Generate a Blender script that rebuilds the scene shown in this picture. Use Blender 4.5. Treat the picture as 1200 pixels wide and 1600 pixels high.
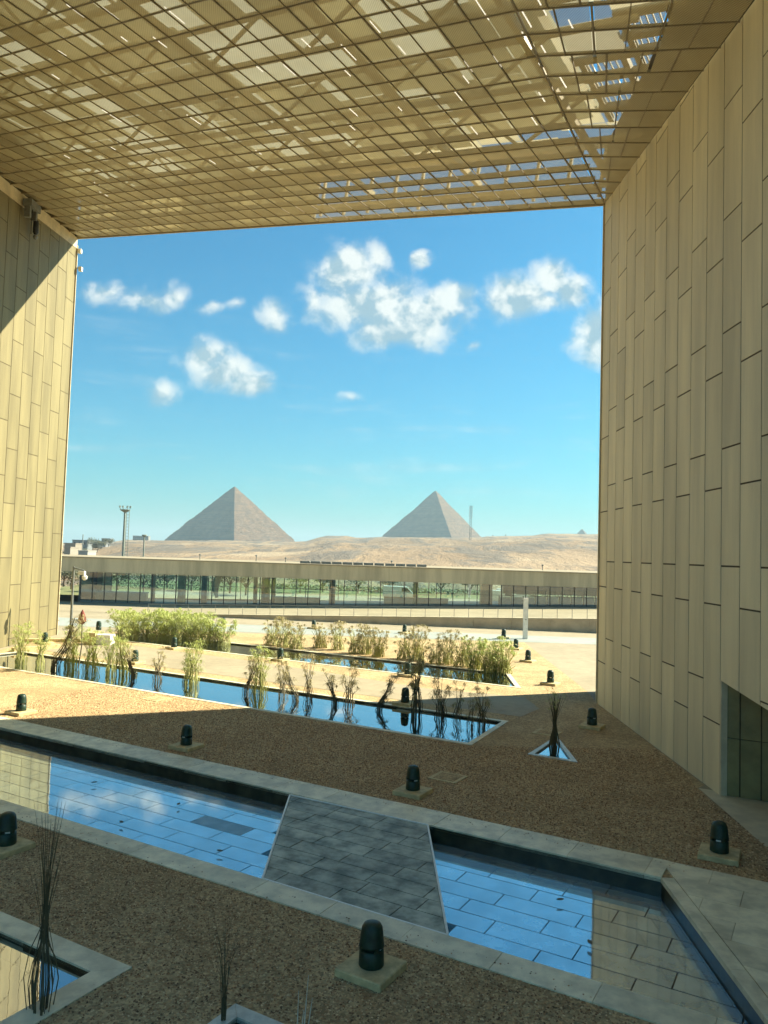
import bpy, bmesh, math, random
import numpy as np
from mathutils import Vector, Matrix, noise
from mathutils.geometry import delaunay_2d_cdt
R = math.radians
random.seed(7)
rng = np.random.default_rng(5)
sc = bpy.context.scene
for o in list(bpy.data.objects):
    bpy.data.objects.remove(o)
COL = sc.collection

# ------------------------------------------------------------------ camera
CAM_H = 8.0
AX = np.array([[0.99921, 0.03037, -0.01829], [0.01664, 0.05408, 0.99840], [0.03131, -0.99800, 0.05354]])
def _axes():
    f, r = 1200.0, R(1.75)
    dy = np.array([20.0, 65.0, f]); dy /= np.linalg.norm(dy)
    z = -(math.sin(r) * dy[0] - math.cos(r) * dy[1]) / dy[2]
    dz = np.array([math.sin(r), -math.cos(r), z]); dz /= np.linalg.norm(dz)
    dx = np.cross(dz, dy)
    if dx[0] < 0: dx = -dx
    return np.array([dx, dy, dz])
AX = _axes()
cam = bpy.data.cameras.new('camera')
co = bpy.data.objects.new('camera', cam); COL.objects.link(co)
mr = Matrix([[AX[i][0], -AX[i][1], -AX[i][2]] for i in range(3)]).to_4x4()
mr.translation = (0, 0, CAM_H)
co.matrix_world = mr
cam.sensor_fit = 'VERTICAL'; cam.sensor_height = 24.0; cam.lens = 18.0
cam.clip_start = 0.1; cam.clip_end = 20000
sc.camera = co
def ray(px, py):
    return AX @ np.array([px - 600.0, py - 800.0, 1200.0])
def G(px, py, z=0.0):                       # point of the picture on a level surface
    r = ray(px, py); t = (z - CAM_H) / r[2]
    return (r[0] * t, r[1] * t, z)
def atY(px, py, Y):                         # point of the picture at a distance
    r = ray(px, py); t = Y / r[1]
    return (r[0] * t, Y, CAM_H + r[2] * t)

# ------------------------------------------------------------------ light
SUN = Vector((1.0, 0.43, 0.84)).normalized()
SUN_EL = math.asin(SUN.z); SUN_AZ = math.atan2(SUN.x, SUN.y)
sun = bpy.data.lights.new('sun', 'SUN'); sun.energy = 3.5; sun.angle = R(0.53); sun.color = (1.0, 0.93, 0.72)
so = bpy.data.objects.new('sun', sun); COL.objects.link(so)
so.rotation_euler = SUN.to_track_quat('Z', 'Y').to_euler(); so.location = (40, 20, 60)
sc.view_settings.view_transform = 'Standard'; sc.view_settings.look = 'None'
sc.view_settings.gamma = 1.0; sc.view_settings.use_curve_mapping = False
sc.view_settings.exposure = 2.08
sc.cycles.max_bounces = 8; sc.cycles.diffuse_bounces = 7; sc.cycles.glossy_bounces = 3
sc.cycles.transmission_bounces = 4; sc.cycles.volume_bounces = 0; sc.cycles.transparent_max_bounces = 24
sc.cycles.use_denoising = True
sc.cycles.caustics_reflective = False; sc.cycles.caustics_refractive = False
sc.cycles.sample_clamp_indirect = 6.0

# ------------------------------------------------------------------ node helpers
class NT:
    def __init__(s, nt): s.nt = nt; s.n = nt.nodes; s.l = nt.links
    def node(s, t, **kw):
        x = s.n.new(t)
        for k, v in kw.items(): setattr(x, k, v)
        return x
    def put(s, inp, v):
        if isinstance(v, bpy.types.NodeSocket): s.l.new(v, inp)
        elif isinstance(v, (int, float)) and hasattr(inp.default_value, '__len__'): inp.default_value = [v] * len(inp.default_value)
        else: inp.default_value = v
    def math(s, op, a, b=None, c=None, clamp=False):
        x = s.node('ShaderNodeMath', operation=op, use_clamp=clamp)
        for i, v in enumerate((a, b, c)):
            if v is not None: s.put(x.inputs[i], v)
        return x.outputs[0]
    def vmath(s, op, a, b=None, out=0):
        x = s.node('ShaderNodeVectorMath', operation=op)
        s.put(x.inputs[0], a)
        if b is not None: s.put(x.inputs[1], b)
        return x.outputs[out]
    def noise(s, vec, scale, detail=4, rough=0.55, dist=0.0, dims='3D'):
        x = s.node('ShaderNodeTexNoise', noise_dimensions=dims)
        if vec is not None: s.put(x.inputs['Vector'], vec)
        x.inputs['Scale'].default_value = scale; x.inputs['Detail'].default_value = detail
        x.inputs['Roughness'].default_value = rough; x.inputs['Distortion'].default_value = dist
        return x.outputs['Fac']
    def ramp(s, fac, stops):
        x = s.node('ShaderNodeValToRGB'); s.put(x.inputs[0], fac)
        e = x.color_ramp.elements
        while len(e) < len(stops): e.new(0.5)
        for i, (p, c) in enumerate(stops):
            e[i].position = p; e[i].color = (*c, 1) if len(c) == 3 else c
        return x.outputs[0]
    def maprange(s, v, a, b, c=0.0, d=1.0, smooth=True):
        x = s.node('ShaderNodeMapRange'); x.interpolation_type = 'SMOOTHSTEP' if smooth else 'LINEAR'
        s.put(x.inputs[0], v)
        for i, k in enumerate((a, b, c, d)): x.inputs[1 + i].default_value = k
        return x.outputs[0]
    def mix(s, fac, a, b, mode='MIX'):
        x = s.node('ShaderNodeMix', data_type='RGBA', blend_type=mode)
        s.put(x.inputs[0], fac)
        for i, v in ((6, a), (7, b)):
            if isinstance(v, tuple) and len(v) == 3: v = (*v, 1)
            s.put(x.inputs[i], v)
        return x.outputs[2]

# ------------------------------------------------------------------ sky
world = bpy.data.worlds.new('World'); sc.world = world; world.use_nodes = True
def build_world():
    w = NT(world.node_tree); w.n.clear()
    tc = w.node('ShaderNodeTexCoord').outputs['Generated']
    sky = w.node('ShaderNodeTexSky', sky_type='NISHITA', sun_disc=False)
    sky.sun_elevation = SUN_EL; sky.sun_rotation = SUN_AZ
    sky.altitude = 60; sky.air_density = 1.2; sky.dust_density = 0.9; sky.ozone_density = 1.4
    col = w.mix(1.0, sky.outputs[0], SKY_TINT, 'MULTIPLY')
    d = w.vmath('NORMALIZE', tc)
    sep = w.node('ShaderNodeSeparateXYZ'); w.put(sep.inputs[0], d)
    x, y, z = sep.outputs
    ysafe = w.math('MAXIMUM', y, 0.05)
    px = w.math('DIVIDE', x, ysafe); py = w.math('DIVIDE', z, ysafe)
    cmb = w.node('ShaderNodeCombineXYZ'); w.put(cmb.inputs[0], px); w.put(cmb.inputs[1], py)
    p = cmb.outputs[0]
    # clouds: soft lumps of vapour at their bearings, broken up by turbulence
    clouds = [(545,425,50,36,1),(592,402,24,26,.8),(570,475,78,36,1),(640,500,72,40,1),(690,480,46,24,1),(716,462,26,20,.95),(610,522,62,24,.95),
              (657,408,15,12,.8),(808,462,44,32,1),(862,432,26,28,1),(890,455,32,24,1),(842,472,50,16,.8),(942,525,40,40,1),(985,520,50,55,.9),
              (165,460,42,15,.6),(225,472,42,18,.66),(275,462,22,19,.6),(332,484,20,9,.55),(370,475,16,11,.5),(428,494,23,24,.72),
              (322,555,40,24,.85),(352,577,44,26,.95),(388,600,34,22,.95),(252,610,27,20,.6),(548,618,20,9,.5),(740,540,13,6,.5),
              (488,470,16,22,.6)]
    warp = w.node('ShaderNodeTexNoise'); w.put(warp.inputs['Vector'], p); warp.inputs['Scale'].default_value = 16; warp.inputs['Detail'].default_value = 5
    wv = w.vmath('SUBTRACT', warp.outputs['Color'], (0.5, 0.5, 0.5))
    wv = w.vmath('MULTIPLY', wv, (0.034, 0.034, 0.0))
    pw = w.vmath('ADD', p, wv)
    dens = None; sm = None; sq = None
    for cx, cy, rx, ry, amp in clouds:
        a = ray(cx, cy); c = (a[0] / a[1], a[2] / a[1], 0)
        q = w.vmath('SUBTRACT', pw, c)
        q = w.vmath('MULTIPLY', q, (1000 / rx, 980 / ry, 0))
        L = w.vmath('LENGTH', q, out=1)
        m = w.math('MULTIPLY', w.math('SUBTRACT', 1.35, L), amp)
        pos = w.math('MAXIMUM', m, 0.0)
        se = w.node('ShaderNodeSeparateXYZ'); w.put(se.inputs[0], q)
        wq = w.math('MULTIPLY', pos, se.outputs[1])
        sm = pos if sm is None else w.math('ADD', sm, pos)
        sq = wq if sq is None else w.math('ADD', sq, wq)
        dens = m if dens is None else w.math('SMOOTH_MAX', dens, m, 0.25)
    n1 = w.noise(p, 21, 9, 0.58, 0.2)
    off = w.vmath('ADD', p, (0.016, 0.013, 0.0))
    n2 = w.noise(off, 21, 9, 0.58, 0.2)
    body = w.math('ADD', dens, w.math('MULTIPLY', w.math('SUBTRACT', n1, 0.5), 1.45))
    cov = w.maprange(body, 0.06, 0.92)
    front = w.maprange(y, 0.05, 0.15)
    cov = w.math('MULTIPLY', cov, front)
    # loose small clouds over the rest of the sky
    gen = w.noise(d, 7.5, 7, 0.6, 0.2)
    g2 = w.maprange(gen, 0.60, 0.74, 0.0, 0.75)
    away = w.math('SUBTRACT', 1.0, w.math('MULTIPLY', front, w.math('LESS_THAN', py, 0.66)))
    up = w.maprange(z, 0.05, 0.3)
    cov = w.math('MAXIMUM', cov, w.math('MULTIPLY', g2, w.math('MULTIPLY', away, up)))
    # thin streaks of high cloud low in the sky
    st = w.vmath('MULTIPLY', d, (3.0, 3.0, 26.0))
    sn = w.maprange(w.noise(st, 1.6, 5, 0.6, 0.4), 0.52, 0.8, 0.0, 0.34)
    low = w.math('MULTIPLY', w.maprange(z, 0.03, 0.10), w.maprange(z, 0.34, 0.16))
    cov = w.math('MAXIMUM', cov, w.math('MULTIPLY', sn, low))
    cov = w.math('MULTIPLY', cov, 0.93)
    shade = w.math('ADD', 0.72, w.math('MULTIPLY', w.math('SUBTRACT', n1, n2), 3.8))
    shade = w.math('MINIMUM', w.math('MAXIMUM', shade, 0.42), 1.08)
    under = w.maprange(w.math('DIVIDE', sq, w.math('MAXIMUM', sm, 0.02)), -0.75, 0.35, 0.70, 1.0)
    thick = w.math('MULTIPLY', under, w.maprange(body, 0.5, 1.7, 1.0, 0.9))
    shade = w.math('MULTIPLY', shade, thick)
    ccol = w.ramp(shade, [(0.38, (0.80, 1.2, 1.4)), (0.92, (2.02, 2.14, 2.05))])
    fin = w.mix(cov, col, ccol)
    bg = w.node('ShaderNodeBackground'); w.put(bg.inputs[0], fin); bg.inputs[1].default_value = SKY_STRENGTH
    out = w.node('ShaderNodeOutputWorld'); w.l.new(bg.outputs[0], out.inputs[0])
SKY_TINT = (0.068, 0.25, 0.315); SKY_STRENGTH = 0.115
build_world()

# ------------------------------------------------------------------ materials
MATS = {}
def material(name, col, rough=0.7, var=0.12, scale=3.0, bump=0.0, bscale=30.0, metal=0.0, rnd=0.0, col2=None, spec=0.4, streak=False, detail=5):
    if name in MATS: return MATS[name]
    m = bpy.data.materials.new(name); m.use_nodes = True; t = NT(m.node_tree); t.n.clear()
    b = t.node('ShaderNodeBsdfPrincipled'); o = t.node('ShaderNodeOutputMaterial'); t.l.new(b.outputs[0], o.inputs[0])
    geo = t.node('ShaderNodeNewGeometry').outputs['Position']
    v = geo
    if streak: v = t.vmath('MULTIPLY', geo, (1.0, 1.0, 0.12))
    if name == 'wet_slate_slab':
        mp = t.node('ShaderNodeMapping'); t.put(mp.inputs[0], geo); mp.inputs['Rotation'].default_value = (0, 0, R(29)); mp.inputs['Scale'].default_value = (1, 1, 1); v = mp.outputs[0]
    n = t.noise(v, scale, detail, 0.6)
    c2 = col2 or tuple(c * (1 - 2.2 * var) for c in col)
    c1 = tuple(min(0.95, c * (1 + var)) for c in col) if not col2 else col
    cc = t.mix(t.maprange(n, 0.3, 0.7), c1, c2)
    if rnd:
        r = t.node('ShaderNodeObjectInfo').outputs['Random']
        f = t.math('ADD', 1 - rnd, t.math('MULTIPLY', r, 2 * rnd))
        cc = t.mix(1.0, cc, t.node_rgb(f), 'MULTIPLY')
    t.put(b.inputs['Base Color'], cc)
    b.inputs['Roughness'].default_value = rough; b.inputs['Metallic'].default_value = metal
    b.inputs['Specular IOR Level'].default_value = spec
    if bump:
        bn = t.node('ShaderNodeBump'); bn.inputs['Strength'].default_value = bump; bn.inputs['Distance'].default_value = 0.02
        t.put(bn.inputs['Height'], t.noise(geo, bscale, 4, 0.6)); t.l.new(bn.outputs[0], b.inputs['Normal'])
    MATS[name] = m; return m
def _rgb(self, f):
    x = self.node('ShaderNodeCombineColor')
    for i in range(3): self.put(x.inputs[i], f)
    return x.outputs[0]
NT.node_rgb = _rgb

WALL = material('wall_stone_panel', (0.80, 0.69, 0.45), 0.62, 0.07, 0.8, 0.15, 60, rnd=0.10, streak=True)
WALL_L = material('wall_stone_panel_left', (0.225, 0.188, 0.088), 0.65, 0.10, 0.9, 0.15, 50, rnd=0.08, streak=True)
JOINT = material('joint_shadow_gap', (0.10, 0.075, 0.04), 0.9)
TRIM = material('pale_trim', (0.66, 0.56, 0.36), 0.6, 0.08, 1.2)
DECK = material('roof_deck', (0.74, 0.69, 0.50), 0.7, 0.16, 0.4, rnd=0.38)
STEEL = material('canopy_steel', (0.54, 0.45, 0.27), 0.5, 0.08, 1.0)
RIB = material('ceiling_rib_metal', (0.25, 0.20, 0.115), 0.5, 0.08, 1.0)
KERB = material('kerb_stone', (0.82, 0.74, 0.51), 0.5, 0.12, 1.6, 0.1, 25, rnd=0.10)
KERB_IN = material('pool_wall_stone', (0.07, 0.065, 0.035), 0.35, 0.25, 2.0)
TILE = material('pool_floor_tile', (0.50, 0.62, 0.66), 0.035, 0.10, 1.2, 0.0, metal=0.6, rnd=0.10, spec=1.0)
TILE_D = material('pool_floor_tile_dark', (0.13, 0.15, 0.14), 0.4, 0.2, 2)
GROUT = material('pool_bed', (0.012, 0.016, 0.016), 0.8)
SLAB = material('wet_slate_slab', (0.52, 0.53, 0.42), 0.45, 0.3, 1.6, 0.1, 12, rnd=0.16, spec=0.15, col2=(0.15, 0.16, 0.115), detail=10)
EDGE = material('white_metal_edge', (0.85, 0.85, 0.78), 0.4, 0.03)
PLINTH = material('concrete_plinth', (0.62, 0.49, 0.25), 0.8, 0.12, 4, 0.2)
GREEN = material('dark_green_enamel', (0.016, 0.042, 0.024), 0.45, 0.2, 6)
WHITE = material('white_paint', (0.78, 0.77, 0.70), 0.5, 0.05)
GREY = material('grey_metal', (0.20, 0.21, 0.19), 0.45, 0.1)
DARK = material('dark_metal', (0.03, 0.035, 0.035), 0.45, 0.1)
FASCIA = material('pavilion_fascia', (0.56, 0.48, 0.31), 0.7, 0.12, 0.6, streak=True)
FLOORM = material('pavilion_floor', (0.42, 0.44, 0.38), 0.4, 0.1, 0.6)
COLUMN = material('pavilion_column', (0.42, 0.40, 0.27), 0.6, 0.1)
OLIVE = material('dark_olive_panel', (0.27, 0.235, 0.10), 0.3, 0.12, 0.9, 0.03, 20, rnd=0.12)
HANDRAIL = material('steel_handrail', (0.30, 0.30, 0.27), 0.35, 0.05, metal=0.6)
RED = material('reddish_bloom', (0.25, 0.07, 0.05), 0.8)
def _ior():
    for n in TILE.node_tree.nodes:
        if n.type == 'BSDF_PRINCIPLED': n.inputs['IOR'].default_value = 2.2
_ior()
def membrane():
    m = bpy.data.materials.new('translucent_roof_membrane'); m.use_nodes = True; t = NT(m.node_tree); t.n.clear()
    a = t.node('ShaderNodeBsdfTranslucent'); b = t.node('ShaderNodeBsdfDiffuse'); mx = t.node('ShaderNodeMixShader'); o = t.node('ShaderNodeOutputMaterial')
    geo = t.node('ShaderNodeNewGeometry').outputs['Position']
    c = t.mix(t.maprange(t.noise(geo, .35, 4, .6), .35, .65), (.66, .65, .50), (.56, .54, .40))
    t.put(a.inputs[0], c); t.put(b.inputs[0], c); mx.inputs[0].default_value = .37
    t.l.new(a.outputs[0], mx.inputs[2]); t.l.new(b.outputs[0], mx.inputs[1]); t.l.new(mx.outputs[0], o.inputs[0]); return m
MEMBRANE = membrane()
def deck_glow():
    t = NT(DECK.node_tree); b = [n for n in t.n if n.type == 'BSDF_PRINCIPLED'][0]; o = [n for n in t.n if n.type == 'OUTPUT_MATERIAL'][0]
    tl = t.node('ShaderNodeBsdfTranslucent'); tl.inputs[0].default_value = (.72, .66, .48, 1); mx = t.node('ShaderNodeMixShader')
    r = t.node('ShaderNodeObjectInfo').outputs['Random']
    t.put(mx.inputs[0], t.math('ADD', .25, t.math('MULTIPLY', r, .35))); t.l.new(b.outputs[0], mx.inputs[1]); t.l.new(tl.outputs[0], mx.inputs[2]); t.l.new(mx.outputs[0], o.inputs[0])
deck_glow()
def pyramid_material():
    m = bpy.data.materials.new('pyramid_limestone'); m.use_nodes = True; t = NT(m.node_tree)
    b = t.n['Principled BSDF']; geo = t.node('ShaderNodeNewGeometry').outputs['Position']
    band = t.noise(t.vmath('MULTIPLY', geo, (0.01, 0.01, 0.45)), 1.0, 4, 0.7)
    spot = t.noise(geo, 0.06, 7, 0.65)
    c = t.mix(t.maprange(spot, 0.35, 0.65), (0.24, 0.145, 0.08), (0.155, 0.095, 0.052))
    c = t.mix(t.math('MULTIPLY', t.maprange(band, 0.47, 0.56), 0.6), c, (0.10, 0.068, 0.045))
    t.put(b.inputs['Base Color'], c); b.inputs['Roughness'].default_value = 0.95
    return m
PYR = pyramid_material()
def ground_material(name, cols, scales, rough=0.9, bump=0.6, vscale=16.0, grain=0.35):
    m = bpy.data.materials.new(name); m.use_nodes = True; t = NT(m.node_tree)
    b = t.n['Principled BSDF']; geo = t.node('ShaderNodeNewGeometry').outputs['Position']
    big = t.noise(geo, scales[0], 5, 0.6)
    c = t.mix(t.maprange(big, 0.32, 0.68), cols[0], cols[1])
    vo = t.node('ShaderNodeTexVoronoi'); t.put(vo.inputs['Vector'], geo); vo.inputs['Scale'].default_value = vscale
    rc = t.node('ShaderNodeSeparateColor'); t.put(rc.inputs[0], vo.outputs['Color'])
    f = t.math('ADD', 1 - grain, t.math('MULTIPLY', rc.outputs[0], 2 * grain))
    c = t.mix(1.0, c, t.node_rgb(f), 'MULTIPLY')
    med = t.noise(geo, scales[1], 6, 0.65)
    c = t.mix(t.math('MULTIPLY', t.maprange(med, 0.48, 0.72), 0.55), c, cols[2])
    t.put(b.inputs['Base Color'], c); b.inputs['Roughness'].default_value = rough
    b.inputs['Specular IOR Level'].default_value = 0.2
    if bump:
        bn = t.node('ShaderNodeBump'); bn.inputs['Strength'].default_value = bump; bn.inputs['Distance'].default_value = 0.03
        t.put(bn.inputs['Height'], vo.outputs['Distance']); t.l.new(bn.outputs[0], b.inputs['Normal'])
    return m
GRAVEL = ground_material('gravel_bed', [(0.52, 0.38, 0.20), (0.40, 0.28, 0.14), (0.25, 0.165, 0.08)], (0.35, 2.2))
PAVE = ground_material('pale_paving', [(0.39, 0.325, 0.215), (0.33, 0.275, 0.18), (0.28, 0.23, 0.15)], (0.25, 1.2), 0.75, 0.0, 3.0, 0.05)
ROADM = ground_material('grey_paving', [(0.36, 0.38, 0.33), (0.31, 0.33, 0.29), (0.28, 0.28, 0.24)], (0.2, 1.0), 0.8, 0.0, 3.0, 0.05)
GRASSM = ground_material('lawn_green', [(0.20, 0.21, 0.09), (0.17, 0.18, 0.08), (0.26, 0.23, 0.13)], (0.3, 2.0), 0.9, 0.3, 12, 0.3)
PEB = material('pebble_stone', (0.50, 0.36, 0.19), 0.8, 0.05, 1.0)
def pebble_mat():
    t = NT(PEB.node_tree); b = [n for n in t.n if n.type == 'BSDF_PRINCIPLED'][0]
    geo = t.node('ShaderNodeNewGeometry')
    c = t.ramp(geo.outputs['Random Per Island'], [(0.0, (0.12, 0.07, 0.035)), (0.35, (0.36, 0.20, 0.09)), (0.7, (0.56, 0.36, 0.175)), (1.0, (0.78, 0.60, 0.34))])
    t.put(b.inputs['Base Color'], c)
pebble_mat()
def desert_material():
    m = bpy.data.materials.new('desert_sand'); m.use_nodes = True; t = NT(m.node_tree)
    b = t.n['Principled BSDF']; geo = t.node('ShaderNodeNewGeometry').outputs['Position']
    v = t.vmath('MULTIPLY', geo, (1.0, 0.22, 2.0))
    n1 = t.noise(v, 0.006, 7, 0.6, 0.6)
    n2 = t.noise(v, 0.03, 7, 0.7, 0.3)
    n3 = t.noise(t.vmath('MULTIPLY', geo, (0.6, 0.3, 4.0)), 0.02, 5, 0.7)
    c = t.mix(t.maprange(n1, 0.36, 0.62), (0.31, 0.215, 0.12), (0.22, 0.145, 0.075))
    c = t.mix(t.math('MULTIPLY', t.maprange(n2, 0.47, 0.58), 0.85), c, (0.12, 0.10, 0.075))
    c = t.mix(t.math('MULTIPLY', t.maprange(n3, 0.56, 0.66), 0.7), c, (0.36, 0.27, 0.165))
    t.put(b.inputs['Base Color'], c); b.inputs['Roughness'].default_value = 0.95
    bn = t.node('ShaderNodeBump'); bn.inputs['Strength'].default_value = 1.0; bn.inputs['Distance'].default_value = 6.0
    t.put(bn.inputs['Height'], n2); t.l.new(bn.outputs[0], b.inputs['Normal'])
    return m
DESERT = desert_material()
def mesh_screen_material():
    m = bpy.data.materials.new('perforated_metal_mesh'); m.use_nodes = True; t = NT(m.node_tree); t.n.clear()
    b = t.node('ShaderNodeBsdfPrincipled'); tr = t.node('ShaderNodeBsdfTransparent'); mx = t.node('ShaderNodeMixShader'); o = t.node('ShaderNodeOutputMaterial')
    geo = t.node('ShaderNodeNewGeometry').outputs['Position']
    r = t.node('ShaderNodeObjectInfo').outputs['Random']
    n = t.noise(geo, 0.5, 4, 0.6)
    c = t.mix(t.maprange(n, 0.3, 0.7), (0.64, 0.56, 0.36), (0.55, 0.47, 0.29))
    c = t.mix(1.0, c, t.node_rgb(t.math('ADD', 0.9, t.math('MULTIPLY', r, 0.2))), 'MULTIPLY')
    t.put(b.inputs['Base Color'], c); b.inputs['Roughness'].default_value = 0.45; b.inputs['Metallic'].default_value = 0.15
    g = t.vmath('MULTIPLY', geo, (9.0, 9.0, 9.0))
    s = t.node('ShaderNodeSeparateXYZ'); t.put(s.inputs[0], g)
    hx = t.math('SINE', t.math('MULTIPLY', t.math('ADD', t.math('MULTIPLY', s.outputs[0], .86), t.math('MULTIPLY', s.outputs[1], -.5)), 6.283))
    hy = t.math('SINE', t.math('MULTIPLY', t.math('ADD', t.math('MULTIPLY', s.outputs[0], .5), t.math('MULTIPLY', s.outputs[1], .87)), 6.283))
    a = t.maprange(t.math('MULTIPLY', hx, hy), -0.5, 0.5, 0.28, 0.52)
    t.put(mx.inputs[0], a); t.l.new(b.outputs[0], mx.inputs[1]); t.l.new(tr.outputs[0], mx.inputs[2])
    t.l.new(mx.outputs[0], o.inputs[0])
    return m
MESH = mesh_screen_material()
def clear_material(name, tint, ior, rough=0.02, bump=0.0, bscale=1.0, base=0.0):
    m = bpy.data.materials.new(name); m.use_nodes = True; t = NT(m.node_tree); t.n.clear()
    tr = t.node('ShaderNodeBsdfTransparent'); tr.inputs[0].default_value = (*tint, 1)
    gl = t.node('ShaderNodeBsdfGlossy'); gl.inputs['Roughness'].default_value = rough
    gl.inputs['Color'].default_value = (0.95, 0.98, 1.0, 1)
    fr = t.node('ShaderNodeFresnel'); fr.inputs['IOR'].default_value = ior
    mx = t.node('ShaderNodeMixShader'); o = t.node('ShaderNodeOutputMaterial')
    if bump:
        geo = t.node('ShaderNodeNewGeometry').outputs['Position']
        bn = t.node('ShaderNodeBump'); bn.inputs['Strength'].default_value = bump; bn.inputs['Distance'].default_value = 0.01
        t.put(bn.inputs['Height'], t.noise(geo, bscale, 3, 0.5)); t.l.new(bn.outputs[0], gl.inputs['Normal'])
    bf = t.node('ShaderNodeNewGeometry').outputs['Backfacing']       # a thin pane or film reflects on its outer face only
    t.put(mx.inputs[0], t.math('MULTIPLY', t.math('ADD', fr.outputs[0], base, clamp=True), t.math('SUBTRACT', 1.0, bf))); t.l.new(tr.outputs[0], mx.inputs[1]); t.l.new(gl.outputs[0], mx.inputs[2]); t.l.new(mx.outputs[0], o.inputs[0])
    return m
WATER = clear_material('pool_water', (0.94, 0.98, 1.0), 1.33, 0.012, 0.12, 1.4, 0.0)
WATER_R = clear_material('reed_pool_water', (0.20, 0.30, 0.28), 1.9, 0.01, 0.10, 1.6, 0.34)
GLASS = clear_material('pavilion_glass', (0.74, 0.90, 0.92), 1.5, 0.01, 0.25, 0.5, 0.15)
GLASS_R = clear_material('railing_glass', (0.97, 0.985, 0.965), 1.3, 0.01)
def plant_mat(name, a, b_):
    m = bpy.data.materials.new(name); m.use_nodes = True; t = NT(m.node_tree); b = t.n['Principled BSDF']
    g = t.node('ShaderNodeNewGeometry')
    c = t.mix(g.outputs['Random Per Island'], a, b_)
    t.put(b.inputs['Base Color'], c); b.inputs['Roughness'].default_value = 0.6
    b.inputs['Subsurface Weight'].default_value = 0.0
    return m
STEM = plant_mat('papyrus_stem', (0.48, 0.46, 0.13), (0.26, 0.28, 0.08))
STEM_DRY = plant_mat('papyrus_dry_stem', (0.15, 0.12, 0.05), (0.05, 0.045, 0.022))
UMB = plant_mat('papyrus_umbel', (0.56, 0.60, 0.17), (0.36, 0.42, 0.10))
UMB_DRY = plant_mat('papyrus_dry_umbel', (0.55, 0.45, 0.20), (0.30, 0.26, 0.10))
LEAF = plant_mat('tree_leaf', (0.17, 0.165, 0.08), (0.10, 0.105, 0.05))
BARK = material('bark', (0.14, 0.10, 0.06), 0.9)

# ------------------------------------------------------------------ object helpers
def link(o, parent=None):
    COL.objects.link(o)
    if parent: o.parent = parent
    return o
def tag(o, label=None, cat=None, group=None, kind=None):
    for k, v in (('label', label), ('category', cat), ('group', group), ('kind', kind)):
        if v: o[k] = v
    return o
def thing(name, loc, label, cat, group=None, rz=0.0):
    o = bpy.data.objects.new(name, None); o.location = loc; o.rotation_euler[2] = rz; o.empty_display_size = 0.3
    link(o); return tag(o, label, cat, group)
def mesh_data(name, verts, faces, mat=None, smooth=False):
    me = bpy.data.meshes.new(name); me.from_pydata([tuple(map(float, v)) for v in verts], [], faces); me.update()
    if mat: me.materials.append(mat)
    if smooth: me.polygons.foreach_set('use_smooth', [True] * len(me.polygons))
    return me
def recalc(me):
    bm = bmesh.new(); bm.from_mesh(me); bmesh.ops.recalc_face_normals(bm, faces=bm.faces[:]); bm.to_mesh(me); bm.free()
def obj(name, me, parent=None, world_coords=True):
    """One mesh object; with a parent, the mesh keeps world coordinates."""
    o = bpy.data.objects.new(name, me); link(o, parent)
    if parent is not None and world_coords and parent.parent is None: o.location = tuple(-c for c in parent.location)
    return o
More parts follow.
